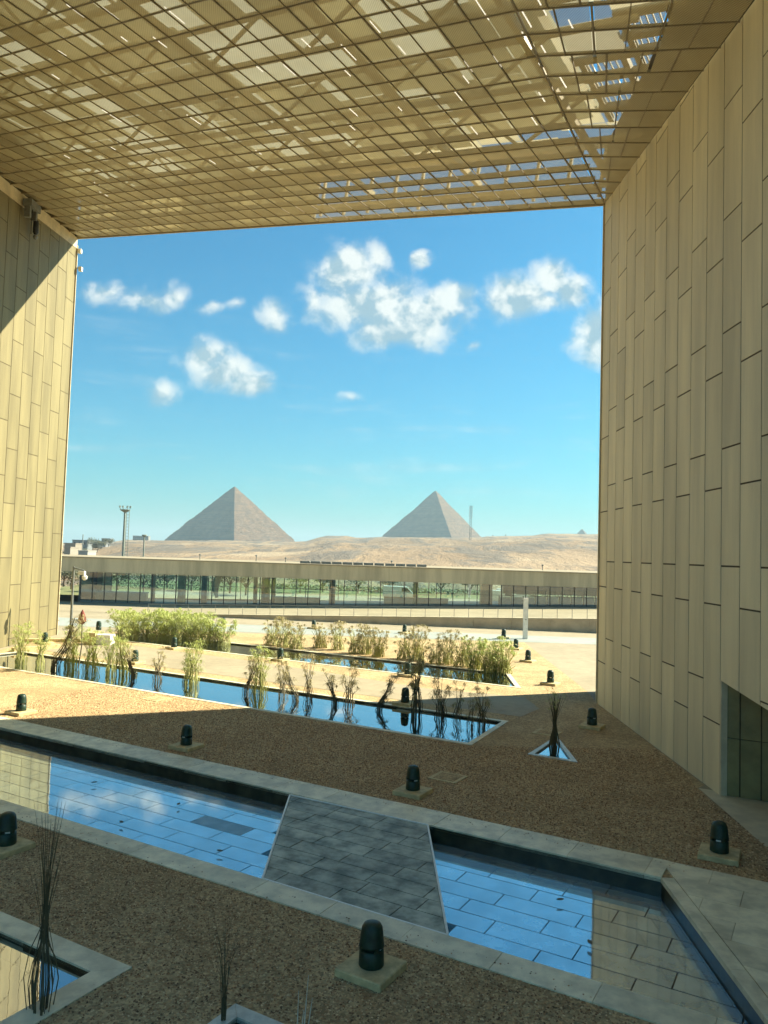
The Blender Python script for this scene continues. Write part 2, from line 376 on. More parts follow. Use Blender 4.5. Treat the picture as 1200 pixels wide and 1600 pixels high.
class MB:
    def __init__(s): s.v = []; s.f = []
    def poly(s, pts, flip=False):
        i = len(s.v); s.v += [tuple(p) for p in pts]; idx = list(range(i, i + len(pts)))
        s.f.append(idx[::-1] if flip else idx); return s
    def prism(s, base, off):
        """closed solid: polygon base (3D points) swept by off"""
        i = len(s.v); n = len(base); off = Vector(off)
        s.v += [tuple(p) for p in base] + [tuple(Vector(p) + off) for p in base]
        s.f.append(list(range(i, i + n))[::-1]); s.f.append(list(range(i + n, i + 2 * n)))
        for k in range(n): j = (k + 1) % n; s.f.append([i + k, i + j, i + n + j, i + n + k])
        return s
    def box(s, c, size, rz=0.0):
        cx, cy, cz = c; hx, hy, hz = (q / 2 for q in size); ca, sa = math.cos(rz), math.sin(rz)
        b = [(cx + x * ca - y * sa, cy + x * sa + y * ca, cz - hz) for x, y in ((-hx, -hy), (hx, -hy), (hx, hy), (-hx, hy))]
        return s.prism(b, (0, 0, 2 * hz))
    def bar(s, a, b, w, h=None, up=(0, 0, 1)):
        a = Vector(a); b = Vector(b); h = h or w; d = (b - a).normalized(); u = Vector(up)
        if abs(d.dot(u)) > 0.98: u = Vector((1, 0, 0))
        sd = d.cross(u).normalized(); u2 = sd.cross(d)
        base = [a + sd * x * w / 2 + u2 * y * h / 2 for x, y in ((-1, -1), (1, -1), (1, 1), (-1, 1))]
        return s.prism(base, b - a)
    def tube(s, pts, radii, n=6, cap=True):
        i0 = len(s.v); pts = [Vector(p) for p in pts]
        for k, p in enumerate(pts):
            d = (pts[min(k + 1, len(pts) - 1)] - pts[max(k - 1, 0)]).normalized()
            u = Vector((1, 0, 0)) if abs(d.x) < 0.9 else Vector((0, 1, 0))
            a = d.cross(u).normalized(); b = d.cross(a)
            for q in range(n):
                t = 2 * math.pi * q / n; s.v.append(tuple(p + (a * math.cos(t) + b * math.sin(t)) * radii[k]))
        for k in range(len(pts) - 1):
            for q in range(n):
                r = (q + 1) % n; s.f.append([i0 + k * n + q, i0 + k * n + r, i0 + (k + 1) * n + r, i0 + (k + 1) * n + q])
        if cap:
            s.f.append([i0 + q for q in range(n)][::-1]); e = i0 + (len(pts) - 1) * n; s.f.append([e + q for q in range(n)])
        return s
    def lathe(s, prof, n=20, c=(0, 0, 0)):
        i0 = len(s.v)
        for r, z in prof:
            for q in range(n):
                t = 2 * math.pi * q / n; s.v.append((c[0] + r * math.cos(t), c[1] + r * math.sin(t), c[2] + z))
        for k in range(len(prof) - 1):
            for q in range(n):
                r = (q + 1) % n; s.f.append([i0 + k * n + q, i0 + k * n + r, i0 + (k + 1) * n + r, i0 + (k + 1) * n + q])
        s.f.append([i0 + q for q in range(n)][::-1]); e = i0 + (len(prof) - 1) * n; s.f.append([e + q for q in range(n)])
        return s
    def data(s, name, mat, smooth=False, fix=True):
        me = mesh_data(name, s.v, s.f, mat, smooth)
        if fix: recalc(me)
        return me
    def build(s, name, mat, parent=None, smooth=False, world=True):
        return obj(name, s.data(name, mat, smooth), parent, world)
def bevel(me, w, seg=1):
    bm = bmesh.new(); bm.from_mesh(me)
    bmesh.ops.bevel(bm, geom=bm.edges[:], offset=w, segments=seg, affect='EDGES', clamp_overlap=True)
    bm.to_mesh(me); bm.free(); return me

U = Vector((0.874, -0.486, 0)); V = Vector((0.486, 0.874, 0)); ANG = math.atan2(-0.486, 0.874)
def W(u, v, z=0.0): return (u * U.x + v * V.x, u * U.y + v * V.y, z)
def inside(p, poly):
    x, y = p; c = False; n = len(poly)
    for i in range(n):
        x1, y1 = poly[i][:2]; x2, y2 = poly[i - 1][:2]
        if (y1 > y) != (y2 > y) and x < (x2 - x1) * (y - y1) / (y2 - y1) + x1: c = not c
    return c
def sheet(name, outer, holes, z, mat, parent=None):
    vs = []; es = []
    for lp in [outer] + holes:
        i = len(vs); vs += [Vector(p[:2]) for p in lp]; es += [(i + k, i + (k + 1) % len(lp)) for k in range(len(lp))]
    v2, _, f2, *_ = delaunay_2d_cdt(vs, es, [], 0, 1e-5)
    faces = []
    for f in f2:
        c = sum((v2[i] for i in f), Vector((0, 0))) / len(f)
        if inside(c, outer) and not any(inside(c, h) for h in holes): faces.append(list(f))
    me = mesh_data(name, [(v.x, v.y, z) for v in v2], faces, mat)
    if me.polygons and me.polygons[0].normal.z < 0: me.flip_normals()
    return obj(name, me, parent)
def clip_poly(pts, f):
    """keep the part of a polygon (2D) where f(p) >= 0"""
    out = []; n = len(pts)
    for i in range(n):
        a, b = pts[i], pts[(i + 1) % n]; fa, fb = f(a), f(b)
        if fa >= 0: out.append(a)
        if (fa >= 0) != (fb >= 0):
            t = fa / (fa - fb); out.append((a[0] + (b[0] - a[0]) * t, a[1] + (b[1] - a[1]) * t))
    return out

# ------------------------------------------------------------------ ground, terrain
XR, XL = 11.4, -29.6
P0 = Vector((XR, 43.5, 28.5)); PL = Vector((XL, 67.2, 35.45))
CREST = [(-2600, -2), (-300, -3), (100, 0), (160, 1), (186, 7), (200, 9), (250, 9), (300, 10), (455, 13), (488, 15), (500, 22), (545, 22), (560, 19), (600, 25), (700, 25),
         (745, 25), (760, 29), (800, 31), (825, 33), (850, 37), (935, 39), (1200, 45), (1700, 40), (4000, 20)]
def crest_px(px):
    for (a, ya), (b, yb) in zip(CREST, CREST[1:]):
        if a <= px <= b: return ya + (yb - ya) * (px - a) / (b - a)
    return 0
def terrain_z(x, y):
    if y < 118: return -1.0
    px = 620 + 1200 * x / y
    cy = 1450.0
    top = 8 + crest_px(px) * cy / 1200
    if y < 200: return -1.0 + (y - 118) / 82 * 1.0
    s = min(1, (y - 200) / (cy - 200))
    s = s ** 0.9
    z = top * s
    n = noise.fractal(Vector((x * 0.006, y * 0.006, 0)), 0.9, 2.2, 6)
    n2 = noise.fractal(Vector((x * 0.03, y * 0.02, 4)), 0.9, 2.2, 4)
    k = min(1, (y - 200) / 500)
    z += n * 6.0 * k * (1 if y < cy - 150 else 0.35) + n2 * 0.8 * k
    if y > 6000: z = z * 0.3
    return z
def build_terrain():
    xs = [-9000, -5000, -3000, -2000] + list(np.linspace(-1400, 1400, 180)) + [2000, 3000, 5000, 9000]
    ys = [-3000, -1000, -200, 0, 60, 118, 140, 170] + list(np.linspace(200, 1000, 60)) + list(np.linspace(1010, 1900, 60)) + [2000, 2200, 2500, 2900, 3500, 5000, 9000]
    vs = []; fs = []
    for y in ys:
        for x in xs: vs.append((x, y, terrain_z(x, y)))
    nx = len(xs)
    for j in range(len(ys) - 1):
        for i in range(nx - 1): a = j * nx + i; fs.append([a, a + 1, a + nx + 1, a + nx])
    tag(obj('terrain', mesh_data('terrain', vs, fs, DESERT, True)), kind='structure')
build_terrain()

POOL1 = [W(-33.5, 15.15), W(-3.2 + 1.2, 15.15), (6.72, 14.0), (6.93, 20.04), W(-3.7, 20.85), W(-33.5, 20.85)]
POOL1 = [W(-33.5, 15.15), (6.45, 7.3), (6.93, 20.04), W(-33.5, 20.85)]
# the pool's near side runs on to the lower right, its right side runs straight towards the viewer
d = (15.15 - 0) ; 
def on_v(v, x):                                 # point of the line v = const with a given world x
    u = (x - v * V.x) / U.x; return W(u, v)
POOL1 = [W(-33.5, 15.15), on_v(15.15, 6.72), on_v(20.85, 6.93), W(-33.5, 20.85)]
POOL2 = [W(-51, 30.75), W(-13.35, 30.75), W(-13.75, 35.75), W(-51, 35.75)]
POOL3 = [W(-54, 45.5), W(-16.75, 45.7), W(-19.2, 50.4), W(-54, 50.4)]
TRI = [(5.86, 31.93), (7.16, 31.2), (7.30, 34.7)]
TRI_OUT = [(5.50, 31.73), (7.36, 30.68), (7.55, 35.7)]
POOL4 = [W(-24, 10.2), W(-11.95, 10.2), W(-11.9, 4.0), W(-24, 4.0)]
SQ5 = [W(-8.75, 9.3), W(-7.75, 9.3), W(-7.75, 10.6), W(-8.75, 10.6)]
HOLES = [POOL1, POOL2, POOL3, TRI, POOL4, SQ5]
def shrink_holes(): return [h for h in HOLES]
court = [(-62, -3), (60, -3), (60, 106), (-62, 106)]
tag(sheet('plaza_ground', court, HOLES, -0.012, PAVE), kind='structure')
gravel_poly = [(XL + 0.5, -1), (10.7, -1), (10.7, 15.5), (10.72, 22.3), (10.95, 28.0), (11.35, 28.4), (11.4, 43.5), (11.8, 47.0), (12.3, 73.2), (-25, 73.2), (XL + 0.5, 62)]
tag(sheet('gravel_bed', gravel_poly, HOLES, 0.0, GRAVEL), kind='structure')
pathp = [W(-52, 37.3), W(-13.4, 37.4), W(-13.3, 40.0), W(-15.1, 42.7), W(-20.7, 41.6), W(-35, 43.4), W(-52, 43.8)]
tag(sheet('garden_path', pathp, [], 0.012, PAVE), kind='structure')
road = [(-60, 75.5), (60, 72.5), (60, 77), (-60, 84.5)]
tag(sheet('grey_road', road, [], -0.004, ROADM), kind='structure')
road2 = [(-60, 88.6), (-29, 88.6), (-10, 88.2), (-60, 96)]
# walkway that climbs to the right behind the retaining wall
def wz(x): return max(0.0, (x + 29) / 56 * 1.55)
def wy(x): return 90 - (x + 29) * 5 / 56
mb = MB(); xs = [-62, -29, 0, 20, 40, 60]
for a, b in zip(xs, xs[1:]):
    mb.poly([(a, wy(a), wz(a) + .004), (b, wy(b), wz(b) + .004), (b, 106, wz(b) + .004), (a, 106, wz(a) + .004)])
tag(mb.build('upper_walkway', PAVE), kind='structure')
mb = MB(); mb.poly([(-60, 138, 0.25), (60, 138, 0.35), (60, 170, 0.5), (-60, 170, 0.5)])
mb.poly([(-60, 118.3, 0.1), (-42, 118.3, .1), (-42, 137.9, .2), (-60, 137.9, 0.2)])
tag(mb.build('lawn', GRASSM), kind='structure')
mb = MB(); mb.poly([(-42, 117, wz(-42)), (60, 117, 1.9), (60, 138, 0.34), (-42, 138, 0.24)])
tag(mb.build('rear_terrace', PAVE), kind='structure')

# ------------------------------------------------------------------ clad side walls
def soffit(y): return 3.95 + (y - 27.4) * 0.10 if y < 27.3 else -1e6
def clad_wall(name, label, x, sgn, y0, y1, dy, phases, period, top, mat, body_pts, ztop, recess=False):
    root = thing(name, (x, (y0 + y1) / 2, 0), label, 'wall')
    core = MB()
    if recess:
        # core behind the panels: solid beyond the doorway, and above its sloping head
        core.prism([(p[0], p[1], -0.6) for p in body_pts], (0, 0, ztop + 0.6))
        obj('wall_core', core.data('wall_core', JOINT), root)
        hd = MB(); side = [(27.28, soffit(27.28)), (27.28, ztop), (-2.0, ztop), (-2.0, 1.2)]
        hd.prism([(x + 0.028, p[0], p[1]) for p in side], (9.0, 0, 0)); obj('wall_head', hd.data('wall_head', JOINT), root)
    else:
        core.prism([(p[0], p[1], -0.6) for p in body_pts], (0, 0, ztop + 0.6))
        obj('wall_core', core.data('wall_core', JOINT), root)
    g = 0.030; k = 0; y = y1; cache = {}
    while y - dy > y0 - 0.01:
        ya, yb = y - dy + g, y - g
        zb = phases[k % 2] - 3 * period
        while zb < ztop:
            pts = [(ya, max(zb + g, 0.0)), (yb, max(zb + g, 0.0)), (yb, zb + period - g), (ya, zb + period - g)]
            if zb + period > 0.1:
                pts = clip_poly(pts, lambda p: top(p[0]) - p[1])
                if recess and yb < 27.27: pts = clip_poly(pts, lambda p: p[1] - soffit(p[0]))
                if len(pts) >= 3:
                    full = abs(pts[0][1] - (zb + g)) < 1e-6 and len(pts) == 4 and all(abs(a[1] - b[1]) < 1e-6 for a, b in zip(pts, [(0, zb + g), (0, zb + g), (0, zb + period - g), (0, zb + period - g)]))
                    t = 0.055 + random.uniform(-0.006, 0.006)
                    if full:
                        if 'full' not in cache:
                            m = MB(); m.prism([(0, 0, 0), (0, yb - ya, 0), (0, yb - ya, period - 2 * g), (0, 0, period - 2 * g)], (-sgn * 0.055, 0, 0)); cache['full'] = m.data('wall_panel', mat)
                        o = bpy.data.objects.new('wall_panel', cache['full']); link(o, root)
                        o.location = (x + sgn * 0.064 - root.location.x + random.uniform(-.004, .004), ya - root.location.y, zb + g)
                    else:
                        m = MB(); m.prism([(x + sgn * 0.064, p[0], p[1]) for p in pts], (-sgn * 0.055, 0, 0)); obj('wall_panel', m.data('wall_panel', mat), root)
            zb += period
        y -= dy; k += 1
    return root
def ctop(x, y):                                   # height of the ceiling plane
    return None
vY = Vector((0, 1, 0.075)); NRM = (P0 - PL).cross(vY).normalized()
if NRM.z < 0: NRM = -NRM
A = (PL - P0).normalized(); B = NRM.cross(A)
if B.y < 0: B = -B
def ceil_z(x, y): return PL.z - (NRM.x * (x - PL.x) + NRM.y * (y - PL.y)) / NRM.z
def rtop(y): return 28.5 - 0.093 * (43.5 - y)
right_body = [(XR + .028, 27.29), (XR + .028, 43.5), (12.45, 47.3), (12.9, 47.75), (18, 47.0), (18, 27.29)]  # outer pier is unseen, shaped to cast the shadow edge on the gravel
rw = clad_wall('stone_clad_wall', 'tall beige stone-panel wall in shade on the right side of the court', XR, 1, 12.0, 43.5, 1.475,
               (10.67, 12.05), 4.14, lambda y: rtop(y) + 0.05, WALL, right_body, 32.0, recess=True)
# flank of the right wall's outer end, facing the plaza
lw_body = [(XL - .028, -2), (XL - 4, -2), (XL - 4, 69.6), (XL - .028, 67.25)]
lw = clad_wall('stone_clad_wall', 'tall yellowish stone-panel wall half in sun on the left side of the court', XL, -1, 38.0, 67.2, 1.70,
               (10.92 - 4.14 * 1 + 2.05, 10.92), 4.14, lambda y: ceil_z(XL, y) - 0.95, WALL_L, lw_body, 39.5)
m = MB(); m.prism([(XL - .06, 67.25, ceil_z(XL, 67.2) - .92), (XL - .06, 67.25, ceil_z(XL, 67.2) + .05), (XL - .06, 20, ceil_z(XL, 20) + .05), (XL - .06, 20, ceil_z(XL, 20) - .92)], (0.09, 0, 0))
m.build('cornice', TRIM, lw)
m = MB(); m.box((XL + .03, 67.30, 17.4), (.12, .08, 34.8)); m.build('corner_trim', TRIM, lw)
m = MB(); m.box((XR - .005, 43.56, 14.2), (.13, .09, 28.4)); m.build('corner_trim', TRIM, rw)
m = MB(); m.box((XR + .11, 27.21, 1.97), (.22, .11, 3.94)); m.build('door_jamb', TRIM, rw)
# dark panelled wall set back in the doorway
dr = thing('recessed_dark_wall', (14, 26.5, 0), 'dark olive panelled wall set back in the opening at the foot of the right wall', 'wall')
def rec(t, z): return (11.58 + t * 0.897, 27.28 - t * 0.4415, z)
m = MB(); m.prism([rec(-.05, 0), rec(9, 0), (20.5, 24.5, 0), (12.0, 27.5, 0)], (0, 0, 4.6)); m.build('backing_wall', JOINT, dr)
for i, (a, b) in enumerate(((0, .48), (.5, 1.14), (1.16, 1.95), (1.97, 2.8), (2.82, 3.7), (3.72, 4.6))):
    for z0, z1 in ((0.02, 1.96), (1.99, 4.3)):
        m = MB(); m.prism([rec(a + .012, z0), rec(b - .012, z0), rec(b - .012, z1), rec(a + .012, z1)], (-.02, -.04, 0)); m.build('dark_panel', OLIVE, dr)
m = MB(); m.prism([(20.0, -2, -.5), (20.0, 27, -.5), (20.0, 27, 4.2), (20.0, -2, 4.2)], (.6, 0, 0)); m.build('sun_block_wall', WALL, dr)  # unseen wall added to stop sun leaking in through the doorway
m = MB(); m.box((13.6, 25.7, 3.2), (1.9, .5, .34)); tag(m.build('overhead_duct', GREY), 'grey metal duct box above the dark panels in the opening', 'duct')
# strip of concrete path at the doorway
tag(sheet('doorway_path', [(10.72, 22.3), (10.97, 28.0), (19, 24), (22, 5), (10.7, 5)], [], 0.004, TRIM), kind='structure')

# ------------------------------------------------------------------ canopy
def CA(a, b, d=0.0): return P0 + A * a + B * b + NRM * d
canopy = thing('court_canopy', tuple(P0), 'folded court ceiling of perforated bronze panels under a steel roof', 'canopy')
SP_B, SP_A = 1.462, 1.336
def a_left(b):                                    # a where the ceiling plane meets the left wall
    p = CA(0, b); return (p.x - XL) / -A.x
def a_crease(b): return 0.083 * b * (1 if b > -18 else 1)
def wall_pt(b):                                   # right wall top, paired with crease row b
    s = 43.5 + b * 1.085
    return Vector((XR, s, rtop(s)))
rows = 19
gp = 0.03
def add_panel(q, rib=True):
    """q: four corners (clockwise) of one mesh panel"""
    n = (q[1] - q[0]).cross(q[3] - q[0]).normalized()
    if n.z < 0: n = -n
    m = MB(); m.poly(q); return m.build('mesh_panel', MESH, canopy)
panels = []
for k in range(rows):
    b1 = -k * SP_B - 0.05; b0 = b1 - SP_B
    al = a_left(b0); ac = a_crease(b1)
    start = 0.5 + SP_A * ((k * 2) % 3) - 3 * SP_A
    while start < al:
        s0, s1 = max(start, ac), min(start + 3 * SP_A, min(al, a_left(b1)) - .02)
        if s1 - s0 > 0.15:
            panels.append([CA(s0 + gp, b0 + gp), CA(s1 - gp, b0 + gp), CA(s1 - gp, b1 - gp), CA(s0 + gp, b1 - gp)])
        start += 3 * SP_A
    # folded facet down to the right wall
    c0, c1 = CA(a_crease(b0), b0), CA(a_crease(b1), b1); w0, w1 = wall_pt(b0), wall_pt(b1)
    L = (w0 - c0).length; nn = max(1, round(L / (2.0 * SP_A)))
    for j in range(nn):
        t0, t1 = j / nn + .01, (j + 1) / nn - .01
        panels.append([c0.lerp(w0, t0), c0.lerp(w0, t1), c1.lerp(w1, t1), c1.lerp(w1, t0)])
for q in panels[:290]: add_panel(q)
m = MB()
for q in panels[290:]: m.poly(q)
tag(m.build('mesh_panel_field', MESH, canopy), kind='stuff')
# ribs along the rows (deep) and short seams across
for k in range(rows + 1):
    b = -k * SP_B - 0.05 if k else -0.02
    m = MB(); dp = 0.34 if k < 7 else 0.09
    p, q = CA(a_crease(b), b, dp / 2 - .03), CA(a_left(b), b, dp / 2 - .03)
    m.bar(p, q, 0.045, dp, NRM); m.build('row_rib', RIB, canopy)
    c, w_ = CA(a_crease(b), b), wall_pt(b)
    m = MB(); m.bar(c + NRM * .04, w_ + NRM * .04, 0.055, 0.14, NRM); m.build('row_rib', RIB, canopy)
m = MB()
for k in range(rows):
    b1 = -k * SP_B - 0.05; b0 = b1 - SP_B
    aa = 0.5
    i = 0
    while aa < a_left(b0):
        if aa > a_crease(b1):
            thick = (i - (k * 2) % 3) % 3 == 0
            m.bar(CA(aa, b0, .0), CA(aa, b1, .0), 0.06 if thick else 0.026, .09 if thick else .07, NRM)
        aa += SP_A; i += 1
    c0, c1 = CA(a_crease(b0), b0), CA(a_crease(b1), b1); w0, w1 = wall_pt(b0), wall_pt(b1)
    L = (w0 - c0).length; nn = max(1, round(L / SP_A))
    for j in range(nn):
        t = j / nn; m.bar(c0.lerp(w0, t), c1.lerp(w1, t), .07 if j % 2 == 0 else .04, .09, NRM)
tag(m.build('seam_bars', RIB, canopy), kind='stuff')
m = MB(); m.bar(CA(-.1, .05, .0), CA(a_left(.05), .05, .0), .07, .16, NRM); m.build('edge_trim', TRIM, canopy)
# roof deck above with openings
DK = 3.75
def XY(p): return (p.x, p.y)
def deck_panel(a0, a1, b0, b1):
    q = [CA(a0 + .02, b0 + .02, DK), CA(a1 - .02, b0 + .02, DK), CA(a1 - .02, b1 - .02, DK), CA(a0 + .02, b1 - .02, DK)]
    return q
openings = {(-2, 2), (-2, 3), (-3, 2), (-3, 3), (-1, 2), (-2, 1), (-1, 1), (-3, 1)}
mb_rest = MB()
PB, PA = 2.9, 2.67
for k in range(10):
    for j in range(-9, 19):
        a0, a1 = j * PA, (j + 1) * PA; b1, b0 = 0.9 - k * PB, 0.9 - (k + 1) * PB
        if k == 0 and j < 8: b1 = min(.9, -1.6 + max(0, j) * .3)
        mid = CA((a0 + a1) / 2, (b0 + b1) / 2)
        if mid.x < XL - 5 or mid.x > XR + 2.6 or mid.y < -5: continue
        if (j, k) in openings:
            if (j + k) % 2 == 0 or True:
                for s in (0.12, .88):
                    mb_rest.bar(CA(a0 + s * PA, b0, DK + .1), CA(a0 + s * PA, b1, DK + .1), .3, .3, NRM)
                for s in (0.0, .55):
                    mb_rest.bar(CA(a0, b0 + s * PB, DK + .1), CA(a1, b0 + s * PB, DK + .1), .45, .3, NRM)
                for s in range(1, 9):
                    mb_rest.bar(CA(a0 + s * PA / 9, b0, DK + .3), CA(a0 + s * PA / 9, b1, DK + .3), .05, .08, NRM)
            continue
        if random.random() < .14: continue
        m = MB(); lift = random.uniform(-.05, .05) + (-0.5 if random.random() < .25 else 0)
        m.poly([tuple(p + NRM * lift) for p in deck_panel(a0, a1, b0, b1)])
        m.build('deck_panel', DECK, canopy)
tag(mb_rest.build('opening_grille', STEEL, canopy), kind='stuff')
# translucent weather membrane above the deck panels
m = MB()
for q in ([(-26, -28), (-8.2, -28), (-8.2, .9), (-26, .9)], [(.2, -28), (48, -28), (48, .9), (20, .5), (.2, -2.2)], [(-8.2, -28), (.2, -28), (.2, -11.2), (-8.2, -11.2)]):
    m.poly([CA(a, b, DK + .5) for a, b in q])
m.build('roof_membrane', MEMBRANE, canopy)
# trusses
for i, b in enumerate((-0.35, -5.6, -11.0, -16.4, -21.8, -27.2)):
    al = a_left(b)
    for d, w_ in ((0.95, .22), (3.3, .26)):
        m = MB(); m.bar(CA(a_crease(b) - 3, b, d), CA(al, b, d), w_, w_, NRM); m.build('truss_chord', STEEL, canopy)
    n = int(al / 2.0)
    if i == 0:
        for j in range(n + 1):
            m = MB(); m.bar(CA(j * 2.0 + .3, b, .3), CA(j * 2.0 + .3, b, DK), .17, .17, A); m.build('edge_post', STEEL, canopy)
    else:
        n = int(al / 3.2)
        for j in range(n):
            z0, z1 = (1.0, 3.3) if j % 2 else (3.3, 1.0)
            m = MB(); m.bar(CA(j * 3.2, b, z0), CA((j + 1) * 3.2, b, z1), .15, .15, NRM); m.build('truss_diagonal', STEEL, canopy)
for j in range(-2, 6):
    a = j * 8.0
    b0 = -40 if j >= 0 else -30
    ok = CA(a, -1)
    if ok.x > XR + 1: continue
    be = -0.4
    m = MB(); m.bar(CA(a, be, 1.5), CA(a, -28, 1.5), .28, .34, NRM); m.build('roof_beam', STEEL, canopy)
aa = 21.0
while aa < a_left(0) - .1:
    a2 = min(aa + 2.67, a_left(0)); m = MB(); m.prism([CA(aa + .01, -.1, .05), CA(a2 - .01, -.1, .05), CA(a2 - .01, -.1, DK), CA(aa + .01, -.1, DK)], B * .1); m.build('fascia_panel', DECK, canopy); aa += 2.67
# glowing strips added above the mesh to draw sunlight glints
GLINT = bpy.data.materials.new('glint_glow'); GLINT.use_nodes = True
_b = GLINT.node_tree.nodes['Principled BSDF']; _b.inputs['Base Color'].default_value = (.9, .85, .7, 1)
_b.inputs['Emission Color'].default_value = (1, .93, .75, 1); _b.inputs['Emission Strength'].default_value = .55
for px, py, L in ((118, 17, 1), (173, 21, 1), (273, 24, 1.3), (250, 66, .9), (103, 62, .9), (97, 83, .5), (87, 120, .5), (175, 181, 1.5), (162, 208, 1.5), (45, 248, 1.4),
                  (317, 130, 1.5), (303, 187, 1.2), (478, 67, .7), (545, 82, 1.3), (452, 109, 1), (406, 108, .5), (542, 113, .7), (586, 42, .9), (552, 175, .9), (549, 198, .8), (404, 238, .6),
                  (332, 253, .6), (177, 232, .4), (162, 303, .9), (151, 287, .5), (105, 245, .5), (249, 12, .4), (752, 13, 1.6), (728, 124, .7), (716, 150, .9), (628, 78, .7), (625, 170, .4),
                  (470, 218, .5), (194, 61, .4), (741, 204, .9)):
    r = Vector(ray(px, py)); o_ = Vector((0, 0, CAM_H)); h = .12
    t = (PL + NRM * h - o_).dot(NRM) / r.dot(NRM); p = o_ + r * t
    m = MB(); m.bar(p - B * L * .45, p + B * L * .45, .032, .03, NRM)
    lo = m.build('glint_strip', GLINT); tag(lo, 'thin glowing strip added as a sunlight glint just above the ceiling mesh', 'lamp', 'glint strips above the ceiling mesh')
# fold line glints: more glowing strips added along the crease
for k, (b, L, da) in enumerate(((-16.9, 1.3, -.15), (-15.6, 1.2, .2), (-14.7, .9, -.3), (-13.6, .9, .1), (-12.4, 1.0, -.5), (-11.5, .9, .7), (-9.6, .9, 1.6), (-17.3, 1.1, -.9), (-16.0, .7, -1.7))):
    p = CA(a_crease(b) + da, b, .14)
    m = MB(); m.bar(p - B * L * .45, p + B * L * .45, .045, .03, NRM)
    tag(m.build('glint_strip', GLINT), 'thin glowing strip added as a sunlight glint along the ceiling fold', 'lamp', 'glint strips along the ceiling fold')

# hardware on the left wall top
def wall_device(px, py, label, kind):
    r = Vector(ray(px, py)); t = (XL + .15) / r.x; p = Vector((0, 0, CAM_H)) + r * t
    return p
p = wall_device(43, 322, '', '')
c = thing('cable_winch', tuple(p), 'dark bracket box mounted on the pale band at the top of the left wall', 'bracket')
m = MB(); m.box((p.x + .35, p.y, p.z), (.7, 1.5, .55)); hs_ = m.build('housing', GREY, c)
m = MB(); m.box((p.x + .3, p.y - .5, p.z - .65), (.45, .25, .9)); m.build('arm', GREY, hs_)
m = MB(); m.box((p.x + .3, p.y + .5, p.z - .6), (.45, .25, .7)); m.build('arm', GREY, c)
m = MB(); m.tube([(p.x + .4, p.y, p.z - .2), (p.x + .4, p.y, p.z - 2.2)], [.03, .03], 5); m.build('cable', DARK, c)
p2 = wall_device(48, 357, '', '')
c = thing('security_camera', tuple(p2), 'dark camera hanging on a cable below the bracket on the left wall', 'camera')
m = MB(); m.lathe([(.08, .7), (.2, .6), (.22, -.3), (.1, -.5)], 10, (p2.x + .4, p2.y, p2.z)); m.build('housing', DARK, c)
m = MB(); m.lathe([(.1, -.5), (.2, -.62), (.12, -.85), (.02, -.9)], 10, (p2.x + .4, p2.y, p2.z)); m.build('lens_dome', GREY, c)
for (px, py, lb) in ((117, 390, 'upper small white floodlight on the edge of the left wall'), (118, 418, 'lower small white floodlight on the edge of the left wall')):
    q = atY(px, py, 67.3)
    c = thing('floodlight', q, lb, 'floodlight', 'floodlights on the edge of the left wall')
    m = MB(); m.bar((q[0], q[1], q[2]), (q[0] + .35, q[1] + .1, q[2] - .05), .08); m.build('bracket', GREY, c)
    m = MB(); m.box((q[0] + .42, q[1] + .1, q[2] - .1), (.3, .3, .38)); m.build('lamp_head', WHITE, c)

# ------------------------------------------------------------------ kerb stones and pool basins
def stone_row(root, p, q, wid, side, zt, th, length, mat, name='kerb_stone', jitter=.0, first=0.0):
    """a row of stones from p to q; side = unit vector pointing across"""
    p = Vector(p); q = Vector(q); d = (q - p); L = d.length; d.normalize(); s = Vector(side).normalized()
    x = -first
    while x < L - .02:
        a, b = max(x, 0) + .006, min(x + length, L) - .006
        if b - a > .05:
            base = [p + d * a, p + d * b, p + d * b + s * wid, p + d * a + s * wid]
            dz = random.uniform(-.003, .003)
            m = MB(); m.prism([(v.x, v.y, zt - th + dz) for v in base], (0, 0, th)); m.build(name, mat, root)
        x += length
def basin(root, poly, depth, mat_side, bed_mat, inset=0.0):
    m = MB(); n = len(poly)
    cx = sum(p[0] for p in poly) / n; cy = sum(p[1] for p in poly) / n
    for k in range(n):
        a, b = Vector(poly[k][:2]), Vector(poly[(k + 1) % n][:2])
        nrm = Vector(((b - a).y, -(b - a).x)).normalized()
        if nrm.dot(a - Vector((cx, cy))) < 0: nrm = -nrm
        m = MB(); m.prism([(a.x, a.y, -depth - .05), (b.x, b.y, -depth - .05), ((b + nrm * .1).x, (b + nrm * .1).y, -depth - .05), ((a + nrm * .1).x, (a + nrm * .1).y, -depth - .05)], (0, 0, depth + .035))
        m.build('basin_wall', mat_side, root)
    m = MB(); m.prism([(p[0], p[1], -depth - .06) for p in poly], (0, 0, .05)); m.build('basin_bed', bed_mat, root)
def water(poly, z, mat, label):
    o = sheet('pool_water', poly, [], z, mat); tag(o, kind='structure'); return o
Vn = tuple(V)
pool = thing('reflecting_pool', W(-12, 18), 'long reflecting pool with pale kerb stones and blue tiled floor crossing the foreground', 'pool')
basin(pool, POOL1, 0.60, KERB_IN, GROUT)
stone_row(pool, W(-33.5, 20.85), POOL1[2], 1.25, V, .03, .12, 2.0, KERB, first=.6)
stone_row(pool, W(-33.5, 14.40), on_v(14.40, 6.68), .75, V, .03, .12, 2.0, KERB, first=.2)
